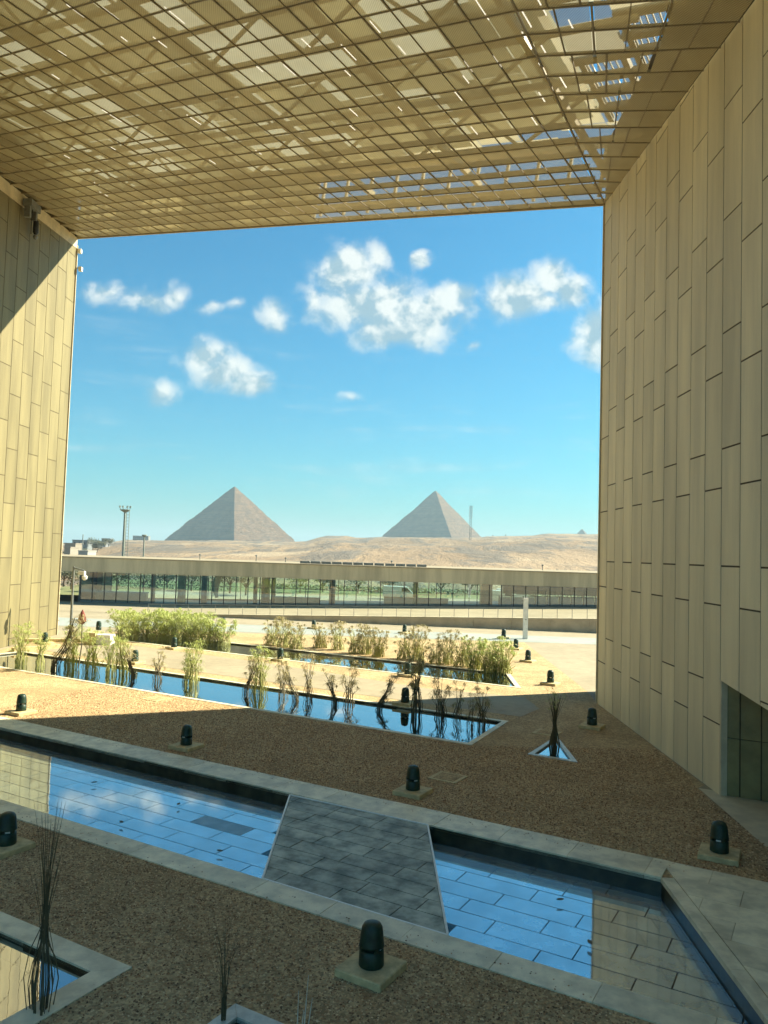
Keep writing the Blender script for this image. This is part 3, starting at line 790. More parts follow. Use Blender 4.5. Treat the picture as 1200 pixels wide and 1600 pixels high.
# right side: narrow coping and broad paving slabs
m = MB()
yR0, yR1 = POOL1[1][1], POOL1[2][1]
y = yR0 - .9
while y < yR1 - .05:
    y2 = min(y + 1.5, yR1); xa = 6.72 + (y - yR0) * .03; xb = 6.72 + (y2 - yR0) * .03
    m = MB(); m.prism([(xa, y + .006, -.09), (xa + .32, y + .006, -.09), (xb + .32, y2 - .006, -.09), (xb, y2 - .006, -.09)], (0, 0, .12)); m.build('coping_stone', KERB, pool); y = y2
pav = thing('paving_slabs', (9, 19, 0), 'beige stone paving slabs beside the right end of the pool', 'paving')
for i in range(-2, 9):
    for j in range(0, 14):
        u0 = -4.2 + i * 1.6 + (j % 2) * .8; v0 = 22.1 - (j + 1) * 0.95
        q = [(u0 + .006, v0 + .006), (u0 + 1.594, v0 + .006), (u0 + 1.594, v0 + .944), (u0 + .006, v0 + .944)]
        q = [(W(*p)[0], W(*p)[1]) for p in q]
        q = clip_poly(q, lambda p: p[0] - (7.26 + (p[1] - 20) * .03)); q = clip_poly(q, lambda p: 11.3 - p[0]) if len(q) > 2 else q
        q = clip_poly(q, lambda p: p[1] - 11.0) if len(q) > 2 else q
        if len(q) > 2:
            m = MB(); m.prism([(p[0], p[1], -.06) for p in q], (0, 0, .085 + random.uniform(-.002, .002))); m.build('paving_slab', KERB, pav)
# floor tiles
def slab_in(p): return inside(p, SLABP)
SLABP = [(-3.03, 19.06), (1.31, 16.63), (1.15, 23.2), (-3.26, 25.52)]
tile_cache = None; offs = [0, .62, 1.3, .35, .95, 1.6, .2, 1.1]
for r in range(8):
    v0 = 15.15 + r * .72; v1 = min(v0 + .72, 20.85)
    if v1 - v0 < .1: break
    u = -34 + offs[r]
    while u < -2 + 4:
        q = [(u + .016, v0 + .016), (u + 1.984, v0 + .016), (u + 1.984, v1 - .016), (u + .016, v1 - .016)]
        q = [(W(*p)[0], W(*p)[1]) for p in q]
        ctr = (sum(p[0] for p in q) / 4, sum(p[1] for p in q) / 4)
        if not inside(ctr, [(-2.6, 18.8), (1.0, 16.8), (0.9, 23.1), (-2.9, 25.2)]):
            q = clip_poly(q, lambda p: (6.7 + (p[1] - 14.0) * .035) - p[0])
            if len(q) > 2:
                dark = (r == 4 and -17.5 < u < -15.4)
                m = MB(); tx, ty = random.uniform(-.0015, .0015), random.uniform(-.0015, .0015); m.prism([(p[0], p[1], -.54 + tx * (p[0] - q[0][0]) + ty * (p[1] - q[0][1])) for p in q], (0, 0, .09)); o = m.build('floor_tile', TILE_D if dark else TILE, pool)
                if dark: o['label'] = 'darker grey floor tile'
        u += 2.0
water(POOL1, -.33, WATER, '')
for px, py, lb in ((147, 1222, 'small dark leaf on the pool water, leftmost'), (190, 1284, 'small dark leaf on the pool water near its front kerb at left'), (344, 1329, 'small dark leaf on the pool water nearest the slate platform'), (279, 1256, 'small dark leaf on the pool water in the middle of its left half'),
                   (875, 1405, 'small dark leaf on the pool water right of the platform'), (922, 1472, 'small dark leaf on the pool water near the reflected wall')):
    g = G(px, py, -.325); m = MB(); r0 = random.uniform(0, 3)
    m.prism([(g[0] + a * math.cos(r0) - b * math.sin(r0), g[1] + a * math.sin(r0) + b * math.cos(r0), -.328) for a, b in ((-.1, 0), (-.03, .05), (.06, .04), (.11, 0), (.05, -.045), (-.04, -.04))], (0, 0, .012))
    tag(m.build('floating_leaf', STEM_DRY), lb, 'leaf', 'leaves on the pool')
# slab bridging the pool
sl = thing('slate_slab', (-1, 21, 0), 'grey wet slate platform with white metal edges bridging the reflecting pool', 'platform')
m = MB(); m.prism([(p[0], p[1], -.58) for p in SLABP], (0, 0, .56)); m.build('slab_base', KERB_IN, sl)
for r in range(9):
    v0 = 15.2 + r * .64
    u = -18 + offs[(r * 3) % 8]
    while u < -4:
        q = [(u + .014, v0 + .014), (u + 1.586, v0 + .014), (u + 1.586, v0 + .626), (u + .014, v0 + .626)]
        q = [(W(*p)[0], W(*p)[1]) for p in q]
        n = len(SLABP); ins = [Vector((p[0], p[1])) for p in SLABP]
        for k in range(4):
            a, b = ins[k], ins[(k + 1) % 4]; e = (b - a).normalized(); nr = Vector((-e.y, e.x))
            if len(q) > 2: q = clip_poly(q, lambda p: nr.dot(Vector(p) - a) - .035)
        if len(q) > 2:
            m = MB(); m.prism([(p[0], p[1], -.02) for p in q], (0, 0, .03 + random.uniform(-.002, .003))); m.build('slate_tile', SLAB, sl)
        u += 1.6
for k in range(4):
    a, b = Vector((*SLABP[k], .0)), Vector((*SLABP[(k + 1) % 4], .0))
    m = MB(); m.bar(a, b, .05, .07); m.build('metal_edge', EDGE, sl)
# reed pools
def small_pool(poly, kw, label, wz_=-.09, name='reed_pool', seg=2.0, mat=WATER_R, close=True, kmat=KERB, depth=.5):
    c = (sum(p[0] for p in poly) / len(poly), sum(p[1] for p in poly) / len(poly))
    root = thing(name, (c[0], c[1], 0), label, 'pool')
    basin(root, poly, depth, KERB_IN, GROUT)
    n = len(poly); P = [Vector(p[:2]) for p in poly]
    area = sum(P[i].x * P[(i + 1) % n].y - P[(i + 1) % n].x * P[i].y for i in range(n))
    sg = 1 if area > 0 else -1; off = []
    for i in range(n):
        e1 = (P[i] - P[i - 1]).normalized(); e2 = (P[(i + 1) % n] - P[i]).normalized()
        n1 = Vector((e1.y, -e1.x)) * sg; n2 = Vector((e2.y, -e2.x)) * sg
        bis = (n1 + n2).normalized(); off.append(P[i] + bis * min(kw / max(.25, bis.dot(n1)), kw * 2.6))
    for i in range(n):
        j = (i + 1) % n; L = (P[j] - P[i]).length; k = max(1, round(L / seg))
        for s in range(k):
            a, b = s / k + .004 / L, (s + 1) / k - .004 / L
            q = [P[i].lerp(P[j], a), P[i].lerp(P[j], b), off[i].lerp(off[j], b), off[i].lerp(off[j], a)]
            m = MB(); m.prism([(v.x, v.y, -.07) for v in q], (0, 0, .095)); m.build('kerb_stone', kmat, root)
    water(poly, wz_, mat, '')
    return root
small_pool(POOL2, .26, 'long narrow pool with reeds and thin kerb across the middle of the gravel')
small_pool(POOL3, .30, 'far narrow pool lined with thick green and dry reeds', wz_=-.09)
PALE = material('pale_kerb', (0.62, 0.60, 0.50), 0.4, 0.1)
small_pool(TRI, .22, 'small triangular white-rimmed planter pool near the right wall', name='triangle_planter', kmat=PALE, wz_=-.05)
small_pool(POOL4, .52, 'corner of a small pool with wide kerb in the bottom left foreground')
small_pool(SQ5, .28, 'small pale-kerbed planter at the bottom edge with a few dark stems', name='square_planter', kmat=PALE)

# ------------------------------------------------------------------ bollard speakers on plinths
def make_speaker():
    root = bpy.data.objects.new('garden_speaker', None)
    link(root)
    m = MB(); m.lathe([(.235, 0), (.245, .02), (.235, .28), (.20, .31), (.16, .315)], 24)
    o = obj('lower_body', m.data('lower_body', GREEN, True), root, False)
    m = MB(); m.lathe([(.15, .29), (.15, .40)], 12); o = obj('core', m.data('core', DARK, True), root, False)
    m = MB(); m.lathe([(.16, .375), (.245, .37), (.235, .40), (.215, .60), (.20, .70), (.165, .765), (.09, .80), (.02, .805)], 24)
    cap_ = obj('cap', m.data('cap', GREEN, True), root, False)
    for k in range(4):
        t = math.pi / 4 + k * math.pi / 2
        m = MB(); m.box((.2 * math.cos(t), .2 * math.sin(t), .34), (.07, .09, .09), t); obj('spacer', m.data('spacer', GREEN), root, False)
    for k in range(2):
        t = 0.2 + k * math.pi
        m = MB(); m.box((.17 * math.cos(t), .17 * math.sin(t), .335), (.04, .12, .05), t); obj('reflector', m.data('reflector', WHITE), cap_, False)
    return root
def copy_tree(o, parent=None):
    c = o.copy(); COL.objects.link(c); c.parent = parent
    for ch in list(o.children): copy_tree(ch, c)
    return c
SPK = [  # px, py, size factor, place
 (580, 1507, 1.0, 'in near gravel in front of the slate platform'),
 (1124, 1330, 1.0, 'beside the paving at the lower right'),
 (10, 1318, 1.0, 'at the far left edge before the long pool'),
 (645, 1233, .98, 'in the shaded gravel just behind the slate platform'),
 (291, 1163, .95, 'in shaded gravel behind the left half of the long pool'),
 (33, 1110, .95, 'in the sunlit gravel at the left edge'),
 (925, 1132, .97, 'between the triangular planter and the right wall'),
 (633, 1097, .95, 'behind the middle pool, seen through its reeds'),
 (860, 1066, .95, 'in sunlit gravel nearest the shadow at right'),
 (825, 1031, .95, 'second in the row along the gravel edge'),
 (806, 1012, .95, 'third in the row along the gravel edge'),
 (787, 995, .95, 'last in the row, just left of the white post'),
 (637, 1053, .95, 'on the near side of the far pool at right'),
 (438, 1029, .95, 'on the near side of the far pool at left'),
 (272, 1011, .95, 'in front of the thick green reeds'),
 (211, 1033, .95, 'behind the left part of the middle pool'),
 (154, 984, .9, 'on the pale concrete block at the left'),
 (70, 1003, .95, 'at the foot of the left wall behind reeds'),
 (349, 976, .9, 'beyond the right end of the thick green reeds'),
 (490, 980, .9, 'at the far gravel edge, left of the middle'),
 (632, 987, .9, 'at the far gravel edge, right of the middle')]
proto = make_speaker(); first = True
pl_me = MB().box((0, 0, .07), (1.02, 1.02, .16)).data('concrete_plinth', PLINTH); bevel(pl_me, .02)
for i, (px, py, s, where) in enumerate(SPK):
    g = G(px, py, .15); top = .15
    if 'concrete block' in where: g = G(px, py, 1.0); top = 1.0
    s_ = proto if first else copy_tree(proto); first = False
    s_.location = (g[0], g[1], top); s_.rotation_euler[2] = random.uniform(-3, 3); s_.scale = (s, s, s)
    tag(s_, 'green domed speaker ' + where, 'speaker', 'green garden speakers')
    if top < .5:
        p_ = bpy.data.objects.new('concrete_plinth', pl_me); link(p_); p_.location = (g[0], g[1], 0); p_.rotation_euler[2] = ANG + random.uniform(-.05, .05)
        tag(p_, 'concrete plinth of the speaker ' + where, 'plinth', 'speaker plinths')
g = G(147, 1008, 0)
cb = thing('concrete_block', g, 'pale concrete block with a speaker on top beside the left reeds', 'concrete block')
m = MB(); m.box((g[0] - .4, g[1] + .6, .48), (.9, 1.2, .96)); m.build('block', PLINTH, cb)
m = MB(); m.box((g[0] + .65, g[1] + .7, .40), (1.1, 1.1, .8)); m.build('block', WHITE, cb)
for (a, b) in (((38, 1003), (128, 1003)), ((20, 1018), (95, 1012))):
    p, q = G(*a), G(*b); m = MB(); m.bar((p[0], p[1], .12), (q[0], q[1], .12), .5, .28)
    tag(m.build('low_stone_ledge', PLINTH), 'low stone ledge at the foot of the left wall, ' + ('farther one' if a[0] == 38 else 'nearer one'), 'ledge', 'low ledges by the left wall')

# ------------------------------------------------------------------ papyrus
def papyrus_mesh(n, h, spread, seed, lean=0.0, umb=1.0, thin=1.0, tangle=0.0, rayw=.012, bow=.25, arch=.25):
    """stems leave the water in a ring, bow outwards, gather and part again; each ends in a drooping mop of rays"""
    r = random.Random(seed); st = MB(); um = MB()
    for i in range(n):
        a = r.uniform(0, 2 * math.pi); s = math.sqrt(r.uniform(.02, 1)) * spread; hh = h * (r.uniform(.45, 1.05) if r.random() < .8 else r.uniform(.25, .5))
        ca, sa = math.cos(a), math.sin(a); a2 = a + r.uniform(-.9, .9) + (math.pi if r.random() < tangle else 0)
        p0 = Vector((ca * s * .8, sa * s * .6, -.3)); b1 = 1 + bow * r.uniform(.2, 1.6)
        p1 = Vector((ca * s * .8 * b1, sa * s * .6 * b1, hh * .22))
        p2 = Vector((ca * s * .5 + lean * hh * .25, sa * s * .5, hh * .52))
        p3 = Vector((math.cos(a2) * s * .8 + lean * hh * .42, math.sin(a2) * s * .8, hh * .80))
        L3 = arch * r.uniform(.1, 1.0)
        p4 = Vector((math.cos(a2) * (s * 1.0 + L3) + lean * hh * .55, math.sin(a2) * (s * 1.0 + L3), hh * r.uniform(.93, 1.02)))
        w = .016 * thin * r.uniform(.7, 1.3)
        st.tube([p0, p1, p2, p3, p4], [w, w, w * .9, w * .7, w * .45], 3, False)
        if r.random() < umb:
            k = r.randint(24, 34); L = r.uniform(.35, .6) * (h / 2.2) ** .5
            for q in range(k):
                t = r.uniform(0, 2 * math.pi); el = r.uniform(.3, 1.4); d = Vector((math.cos(t) * math.cos(el), math.sin(t) * math.cos(el), math.sin(el)))
                m1 = p4 + d * L * .55; e = m1 + Vector((d.x * .8, d.y * .8, d.z * .4 - .75)) * L * r.uniform(.35, .7)
                sd = d.cross(Vector((0, 0, 1))).normalized() * rayw
                um.poly([p4, m1 - sd, e, m1 + sd])
    return st, um
def fan_mesh(n, h, seed, splay=.5, bulge=.28, thin=1.0, pinch=.45, leaves=True):
    r = random.Random(seed); st = MB(); um = MB()
    for i in range(n):
        a = r.uniform(0, 6.283); hh = h * r.uniform(.55, 1.0) ** .7; b = bulge * math.sqrt(r.uniform(0, 1))
        ca, sa = math.cos(a), math.sin(a); a2 = r.uniform(0, 6.283); q = splay * r.uniform(.1, 1)
        pts = [(ca * b * .55, sa * b * .55, -.3), (ca * b, sa * b, hh * .18), (ca * b * .75, sa * b * .75, hh * .3), (ca * .05 + r.uniform(-.04, .04), sa * .05, hh * pinch),
               (math.cos(a2) * q * .35, math.sin(a2) * q * .35, hh * .72), (math.cos(a2) * q, math.sin(a2) * q, hh)]
        w = .013 * thin * r.uniform(.6, 1.4); st.tube(pts, [w, w, w, w * .9, w * .6, w * .25], 4, False)
        if leaves and r.random() < .5:
            p4 = Vector(pts[-1])
            for k in range(7):
                t = r.uniform(0, 6.283); d = Vector((math.cos(t) * .5, math.sin(t) * .5, 1)).normalized(); sd = d.orthogonal().normalized() * .007
                m1 = p4 + d * .16; um.poly([p4, m1 - sd, m1 + d * .14 - Vector((0, 0, .05)), m1 + sd])
    return st, um
VAR = {}
for key, args in dict(green=(95, 2.5, 1.0, 1, 0, .6, 1.1, 0, .012, .2, .45), green2=(90, 2.2, .95, 2, 0.05, .6, 1.1, 0, .012, .2, .4), mid=(48, 2.4, .50, 3, 0, .5, 1.1, .2, .008, .3, .2), mid2=(38, 2.4, .42, 4, .2, .45, 1.1, .3, .008, .3, .25),
                      lean=(26, 2.7, .28, 5, .75, .8, 1.2, .1, .010, .2, .15), lean2=(24, 2.4, .32, 6, -.45, .6, 1.1, .2, .010, .3, .15), dry=(24, 2.3, .40, 7, 0, .6, 1.1, .35, .009, .5, .15), dry2=(16, 2.4, .32, 8, .12, .6, 1.1, .35, .009, .5, .12),
                      spike=(26, 2.6, .30, 9, 0, .5, 1.2, .6, .016, .4, .15), far=(75, 2.2, .80, 10, 0, .35, 1.2, .1, .014, .15, .15), far2=(65, 2.4, .75, 11, .1, .35, 1.2, .1, .014, .15, .18), dense=(110, 2.3, .90, 12, 0, .25, 1.2, .1, .014, .1, .12)).items():
    st, um = papyrus_mesh(*args)
    dryk = key in ('dry', 'dry2', 'spike', 'lean', 'lean2')
    VAR[key] = (mesh_data('stems_' + key, st.v, st.f, STEM_DRY if dryk else STEM), mesh_data('umbels_' + key, um.v, um.f, UMB_DRY if dryk or key.startswith('far') else UMB) if um.f else None)
for key, args in dict(fan=(46, 2.9, 21, .42, .26, 1.0, .5), fan_tall=(40, 3.7, 22, .35, .34, .8, .42, False), fan_low=(26, 2.6, 23, .75, .10, .7, .12, False)).items():
    st, um = fan_mesh(*args); VAR[key] = (mesh_data('stems_' + key, st.v, st.f, STEM_DRY), mesh_data('umbels_' + key, um.v, um.f, UMB))
def papyrus(key, px, py, label, group, s=1.0, z=0.0, rz=None, loc=None, sx=1.0, shape=None):
    g = loc or G(px, py, z)
    r = bpy.data.objects.new('papyrus_clump', None); link(r); r.location = (g[0], g[1], z)
    r.rotation_euler[2] = random.uniform(0, 6.28) if rz is None else rz; r.scale = (s * sx, s * sx, s)
    st, um = VAR[key]
    o = obj('stems', st, r, False); o['kind'] = 'stuff'
    if um: o = obj('umbels', um, r, False); o['kind'] = 'stuff'
    return tag(r, label, 'papyrus', group)
ordn = ['first', 'second', 'third', 'fourth', 'fifth', 'sixth', 'seventh', 'eighth', 'ninth', 'tenth', 'eleventh', 'twelfth', 'thirteenth', 'fourteenth', 'fifteenth', 'sixteenth', 'seventeenth', 'eighteenth', 'nineteenth', 'twentieth', 'twenty-first', 'twenty-second', 'twenty-third', 'twenty-fourth']
MID = [(752, 1139, 'dry', .9, None), (735, 1140, 'dry2', .62, None), (714, 1128, 'dry2', .72, 0), (688, 1124, 'dry', 1.0, None), (650, 1122, 'spike', 1.12, 0), (592, 1113, 'lean', .72, 0), (545, 1102, 'dry', .95, None), (524, 1104, 'lean2', .75, 0),
       (482, 1095, 'dry2', .92, None), (462, 1098, 'lean', .8, 2.8), (440, 1092, 'dry', .85, None), (405, 1084, 'mid', 1.0, None), (384, 1086, 'lean2', .9, 3.1), (302, 1072, 'mid', 1.0, None), (292, 1070, 'mid2', .75, None), (246, 1066, 'dry', .85, None),
       (208, 1062, 'lean2', .85, 0), (190, 1057, 'mid2', 1.15, None), (172, 1055, 'mid', .9, None), (142, 1052, 'mid', 1.05, 0), (112, 1046, 'mid', 1.1, None), (86, 1048, 'lean', 1.25, 0), (62, 1042, 'mid2', .9, None), (32, 1040, 'mid', 1.05, None)]
for i, (px, py, key, s, rz) in enumerate(MID):
    look = {'dry': 'dry dark papyrus clump', 'dry2': 'thin dry papyrus stems', 'spike': 'tall spiky dark papyrus clump', 'lean': 'leaning brown papyrus clump', 'lean2': 'tilted sparse papyrus clump', 'mid': 'green papyrus clump', 'mid2': 'loose green papyrus clump'}[key]
    papyrus(key, px, py, f'{look}, {ordn[i]} from the right end of the middle pool', 'papyrus in the middle pool', s, -.16, rz)
FARR = [(785, 1056, 'dense', 1.05), (764, 1055, 'dense', 1.0), (742, 1050, 'dense', .95), (722, 1046, 'far', 1.0), (700, 1042, 'far2', 1.0), (680, 1042, 'far', .85), (652, 1036, 'far2', 1.05), (632, 1034, 'far', .95), (590, 1030, 'far', 1.0), (572, 1026, 'far2', .95), (555, 1025, 'far', .95),
        (528, 1019, 'far2', .95), (500, 1016, 'far', .9), (462, 1018, 'far', .95), (443, 1015, 'far2', 1.0), (425, 1012, 'far', 1.0)]
for i, (px, py, key, s) in enumerate(FARR):
    papyrus(key, px, py, f'straw and green reeds, {ordn[i]} clump from the right end of the far pool', 'reeds in the far pool', s, -.2)
GB = [(192, 1000, 'green', 1.0), (210, 1003, 'green2', 1.1), (232, 1003, 'green', 1.0), (252, 1005, 'green2', 1.05), (272, 1004, 'green', 1.05), (292, 1006, 'green', .95), (312, 1007, 'green2', 1.1), (332, 1009, 'green', .9), (350, 1010, 'green2', .9), (205, 995, 'green', .9), (262, 998, 'green', 1.0), (300, 1000, 'green', .9)]
for i, (px, py, key, s) in enumerate(GB):
    papyrus(key, px, py, f'bright green bushy papyrus, {ordn[i] if i < 9 else ["back left", "back middle", "back right"][i - 9]} ' + ('from the left in the far pool' if i < 9 else 'of the thick clump'), 'bright green papyrus', s, -.2)
papyrus('fan', 868, 1180, 'single bundle of dark upright reeds in the triangular planter', None, .88, -.05, 0, loc=(6.72, 32.2, 0))
papyrus('fan_tall', 0, 0, 'tall dark bundle of thin stems in the bottom left corner pool', None, 1.0, -.1, 1.2, loc=(*G(62, 1588, -.1)[:2], 0), sx=.9)
papyrus('fan_low', 0, 0, 'sparse dark stems rising from the square planter at the bottom edge', None, .68, -.1, 2.2, loc=(*G(348, 1606, -.1)[:2], 0), sx=.8)
st = MB()
for k, (dx, h) in enumerate(((-.1, .9), (0.0, 1.15), (.05, .8), (-.04, .6))): st.tube([(dx, 0, -.1), (dx * 1.2 + .02, 0, h * .5), (dx * 1.5 + .05, .02, h)], [.012, .01, .004], 4)
pr = G(473, 1640, 0); r_ = thing('dry_stalks', pr, 'three pale dry stalks poking up at the bottom edge', 'plant')
o = obj('stalks', st.data('stalks', PALE), r_, False); o['kind'] = 'stuff'
# reddish plume among the left reeds
g = G(122, 1046, -.1); pm = thing('red_plume', (g[0], g[1], 0), 'reddish flower head on a leaning stem above the left reeds', 'flower')
m = MB(); m.tube([(0, 0, 0), (.15, 0, 1.4), (.1, 0, 3.0)], [.05, .04, .03], 5); obj('stem', m.data('stem', STEM_DRY), pm, False)
m = MB(); m.lathe([(.05, 2.8), (.28, 3.0), (.22, 3.3), (.10, 3.6), (.02, 3.75)], 9, (.1, 0, 0)); obj('bloom', m.data('bloom', RED), pm, False)

# ------------------------------------------------------------------ posts and rails
g = G(109, 1008)
lp = thing('lamp_post', g, 'slim pale lamp post with small white camera heads by the left wall', 'lamp post')
m = MB(); m.tube([(g[0], g[1], 0), (g[0], g[1], 6.2)], [.11, .08], 10); m.build('pole', GREY, lp)
m = MB(); m.bar((g[0], g[1], 6.1), (g[0] + .9, g[1] - .1, 5.9), .1); m.build('arm', GREY, lp)
m = MB(); m.box((g[0] + .75, g[1] - .2, 5.7), (.5, .35, .3)); m.build('camera_head', WHITE, lp)
m = MB(); m.lathe([(.05, .2), (.22, .1), (.2, -.1), (.06, -.22)], 10, (g[0] + .95, g[1] - .1, 5.35)); m.build('camera_dome', WHITE, lp)
g = G(820.5, 998)
lp = thing('white_post', g, 'square white post standing at the corner of the far gravel', 'post')
m = MB(); m.box((g[0], g[1], 2.0), (.42, .42, 4.0)); m.build('shaft', WHITE, lp)
m = MB(); m.lathe([(.08, -.02), (.08, .02)], 10, (g[0], g[1], 1.9)); o = m.build('dark_button', DARK, lp)
o.location = (o.location.x, o.location.y - .22, o.location.z)
g = G(77, 990)
m = MB(); m.tube([(g[0], g[1], 0), (g[0], g[1], 1.0), (g[0] + .1, g[1], 1.1), (g[0] + .8, g[1], 1.2)], [.05] * 4, 8)
tag(m.build('bent_pipe_rail', DARK), 'dark bent pipe handrail beside the edge of the left wall', 'handrail')

# retaining wall with glass railing
rt = thing('retaining_wall', (0, 87, 0), 'low beige retaining wall that rises to the right below the railing', 'wall')
for a, b in zip(np.arange(-29, 56, 4.2), np.arange(-24.8, 60, 4.2)):
    m = MB(); m.prism([(a + .01, wy(a), -.3), (b - .01, wy(b), -.3), (b - .01, wy(b) , max(.02, wz(b))), (a + .01, wy(a), max(.02, wz(a)))], (0, .5, 0)); m.build('wall_block', material('retaining_stone', (.52, .41, .27), .8, .1, .6), rt)
m = MB(); m.prism([(-29, wy(-29) - .05, wz(-29) + .02), (60, wy(60) - .05, wz(60) + .02), (60, wy(60) - .05, wz(60) + .10), (-29, wy(-29) - .05, wz(-29) + .10)], (0, .6, 0)); m.build('coping', FASCIA, rt)
rl = thing('glass_railing', (0, 87.2, 0), 'glass balustrade with thin metal posts along the upper walkway', 'railing')
x = -29.0; pm_ = MB().box((0, 0, .55), (.05, .06, 1.1)).data('railing_post', HANDRAIL)
while x < 45:
    y = wy(x) + .2; z = wz(x) + .1
    o = bpy.data.objects.new('railing_post', pm_); link(o, rl); o.location = Vector((x, y, z)) - rl.location
    x2 = x + 1.62; y2 = wy(x2) + .2; z2 = wz(x2) + .1
    m = MB(); m.prism([(x + .05, y, z + .08), (x2 - .05, y2, z2 + .08), (x2 - .05, y2, z2 + 1.05), (x + .05, y, z + 1.05)], (0, .02, 0)); m.build('glass_pane', GLASS_R, rl)
    x = x2
m = MB(); m.bar((-29, wy(-29) + .2, wz(-29) + 1.2), (45, wy(45) + .2, wz(45) + 1.2), .05); m.build('top_rail', HANDRAIL, rl)

# ------------------------------------------------------------------ glass pavilion
FY = 106.0; bx0 = -43.6; bx1 = 46.0
pv = thing('glass_pavilion', (0, FY, 0), 'long low glass pavilion with a broad beige flat roof in front of the desert', 'building')
m = MB(); m.prism([(-62, FY - 2.2, 4.28), (bx1 + 3, FY - 2.2, 4.2), (bx1 + 3, FY + 14, 4.2), (-62, FY + 14, 4.28)], (0, 0, 1.85)); pv_roof = m.build('roof', FASCIA, pv)
m = MB(); m.prism([(-62.1, FY - 2.3, 6.135), (bx1 + 3.1, FY - 2.3, 6.055), (bx1 + 3.1, FY + 14.1, 6.055), (-62.1, FY + 14.1, 6.135)], (0, 0, .16)); m.build('roof_cap', PAVE, pv_roof)
m = MB(); xs2 = [bx0, -29, 0, 20, bx1]
for a, b in zip(xs2, xs2[1:]): m.poly([(a, FY, wz(a) + .01), (b, FY, wz(b) + .01), (b, FY + 11.5, wz(b) + .01), (a, FY + 11.5, wz(a) + .01)])
m.build('floor', FLOORM, pv)
x = bx0; k = 0
mul = MB().box((0, 0, 2.1), (.09, .16, 4.2)).data('mullion', DARK); n_p = 0
while x < bx1:
    o = bpy.data.objects.new('mullion', mul); link(o, pv); o.location = Vector((x, FY, .05)) - pv.location
    x2 = x + 1.66; zb = wz(x) + .1
    m = MB(); m.prism([(x + .06, FY, zb), (x2 - .06, FY, zb), (x2 - .06, FY, 4.18), (x + .06, FY, 4.18)], (0, .03, 0)); m.build('glass_pane', GLASS, pv)
    if k % 3 == 0:
        o = bpy.data.objects.new('rear_mullion', mul); link(o, pv); o.location = Vector((x, FY + 11.5, .05)) - pv.location
        m = MB(); m.prism([(x + .06, FY + 11.5, zb), (x + 4.9, FY + 11.5, zb), (x + 4.9, FY + 11.5, 4.18), (x + .06, FY + 11.5, 4.18)], (0, .03, 0)); m.build('rear_glass_pane', GLASS_R, pv)
    x = x2; k += 1
m = MB(); m.bar((bx0, FY - .02, 2.75), (bx1, FY - .02, 2.75), .05, .05); m.build('transom', GREY, pv)
m = MB(); m.bar((bx0, FY - .02, .12), (-29, FY - .02, .12), .12, .2); m.bar((-29, FY - .02, .12), (bx1, FY - .02, wz(bx1) + .12), .12, .2); m.build('sill', GREY, pv)
m = MB(); m.box((bx0 - .1, FY + 5.7, 2.12), (.16, 11.6, 4.24)); m.build('end_wall', material('blue_grey_glass_wall', (.05, .10, .13), .15), pv)
for (px, w_) in ((130, .7), (158, .8), (240, .5), (285, .9), (320, .7), (400, .5), (416, 1.1), (428, .6), (520, .8), (650, .7), (760, 1.6)):
    q = atY(px, 900, FY + 3.0 + (px % 5)); zb = wz(q[0])
    m = MB(); m.box((q[0], q[1], (4.2 + zb) / 2), (w_, w_, 4.2 - zb)); m.build('column', COLUMN if px % 4 else GREY, pv)
q = atY(338, 905, FY + 4)
m = MB(); m.tube([(q[0] + .3, q[1], 3.9), (q[0], q[1], 3.0), (q[0] - .1, q[1], 2.0), (q[0] + .2, q[1], .9)], [.45, .55, .45, .2], 8)
tag(m.build('white_sculpture', WHITE, smooth=True), 'tall curved white sculpture hanging behind the pavilion glass', 'sculpture')
for (a, b, zz) in ((150, 230, 1.2), (430, 500, .9), (600, 700, .9)):
    q0, q1 = atY(a, 930, FY + 6), atY(b, 930, FY + 6); zb = wz(q0[0])
    c = thing('display_counter', (q0[0], FY + 6, zb), {150: 'long pale counter inside the left end of the pavilion', 430: 'short pale counter inside the middle of the pavilion', 600: 'pale counter inside the right half of the pavilion'}[a], 'counter', 'counters inside the pavilion')
    m = MB(); m.box(((q0[0] + q1[0]) / 2, FY + 6, zb + zz / 2), (q1[0] - q0[0], .9, zz - .06)); m.build('counter_body', WHITE, c)
    m = MB(); m.box(((q0[0] + q1[0]) / 2, FY + 6, zb + zz), (q1[0] - q0[0] + .2, 1.1, .08)); m.build('counter_top', GREY, c)
# dark ceiling bulkhead inside the right part, bollards and blue screen panels
m = MB(); m.box((31, FY + 3.2, 3.55), (32, 2.6, 1.3)); m.build('ceiling_bulkhead', material('dark_bulkhead', (.02, .035, .05), .3), pv)
BLUEP = material('pale_blue_panel', (.42, .52, .55), .3, .05)
sp_ = thing('screen_fence', (23, FY + 1.8, 0), 'row of pale blue screen panels between dark posts inside the right of the pavilion', 'fence')
for i in range(14):
    xa = 14.4 + i * 1.66; zb = wz(xa)
    m = MB(); m.box((xa, FY + 1.5, zb + .7), (.13, .13, 1.4)); m.build('post', DARK, sp_)
    m = MB(); m.box((xa + .83, FY + 1.6, zb + .65), (1.45, .05, 1.2)); m.build('panel', BLUEP, sp_)
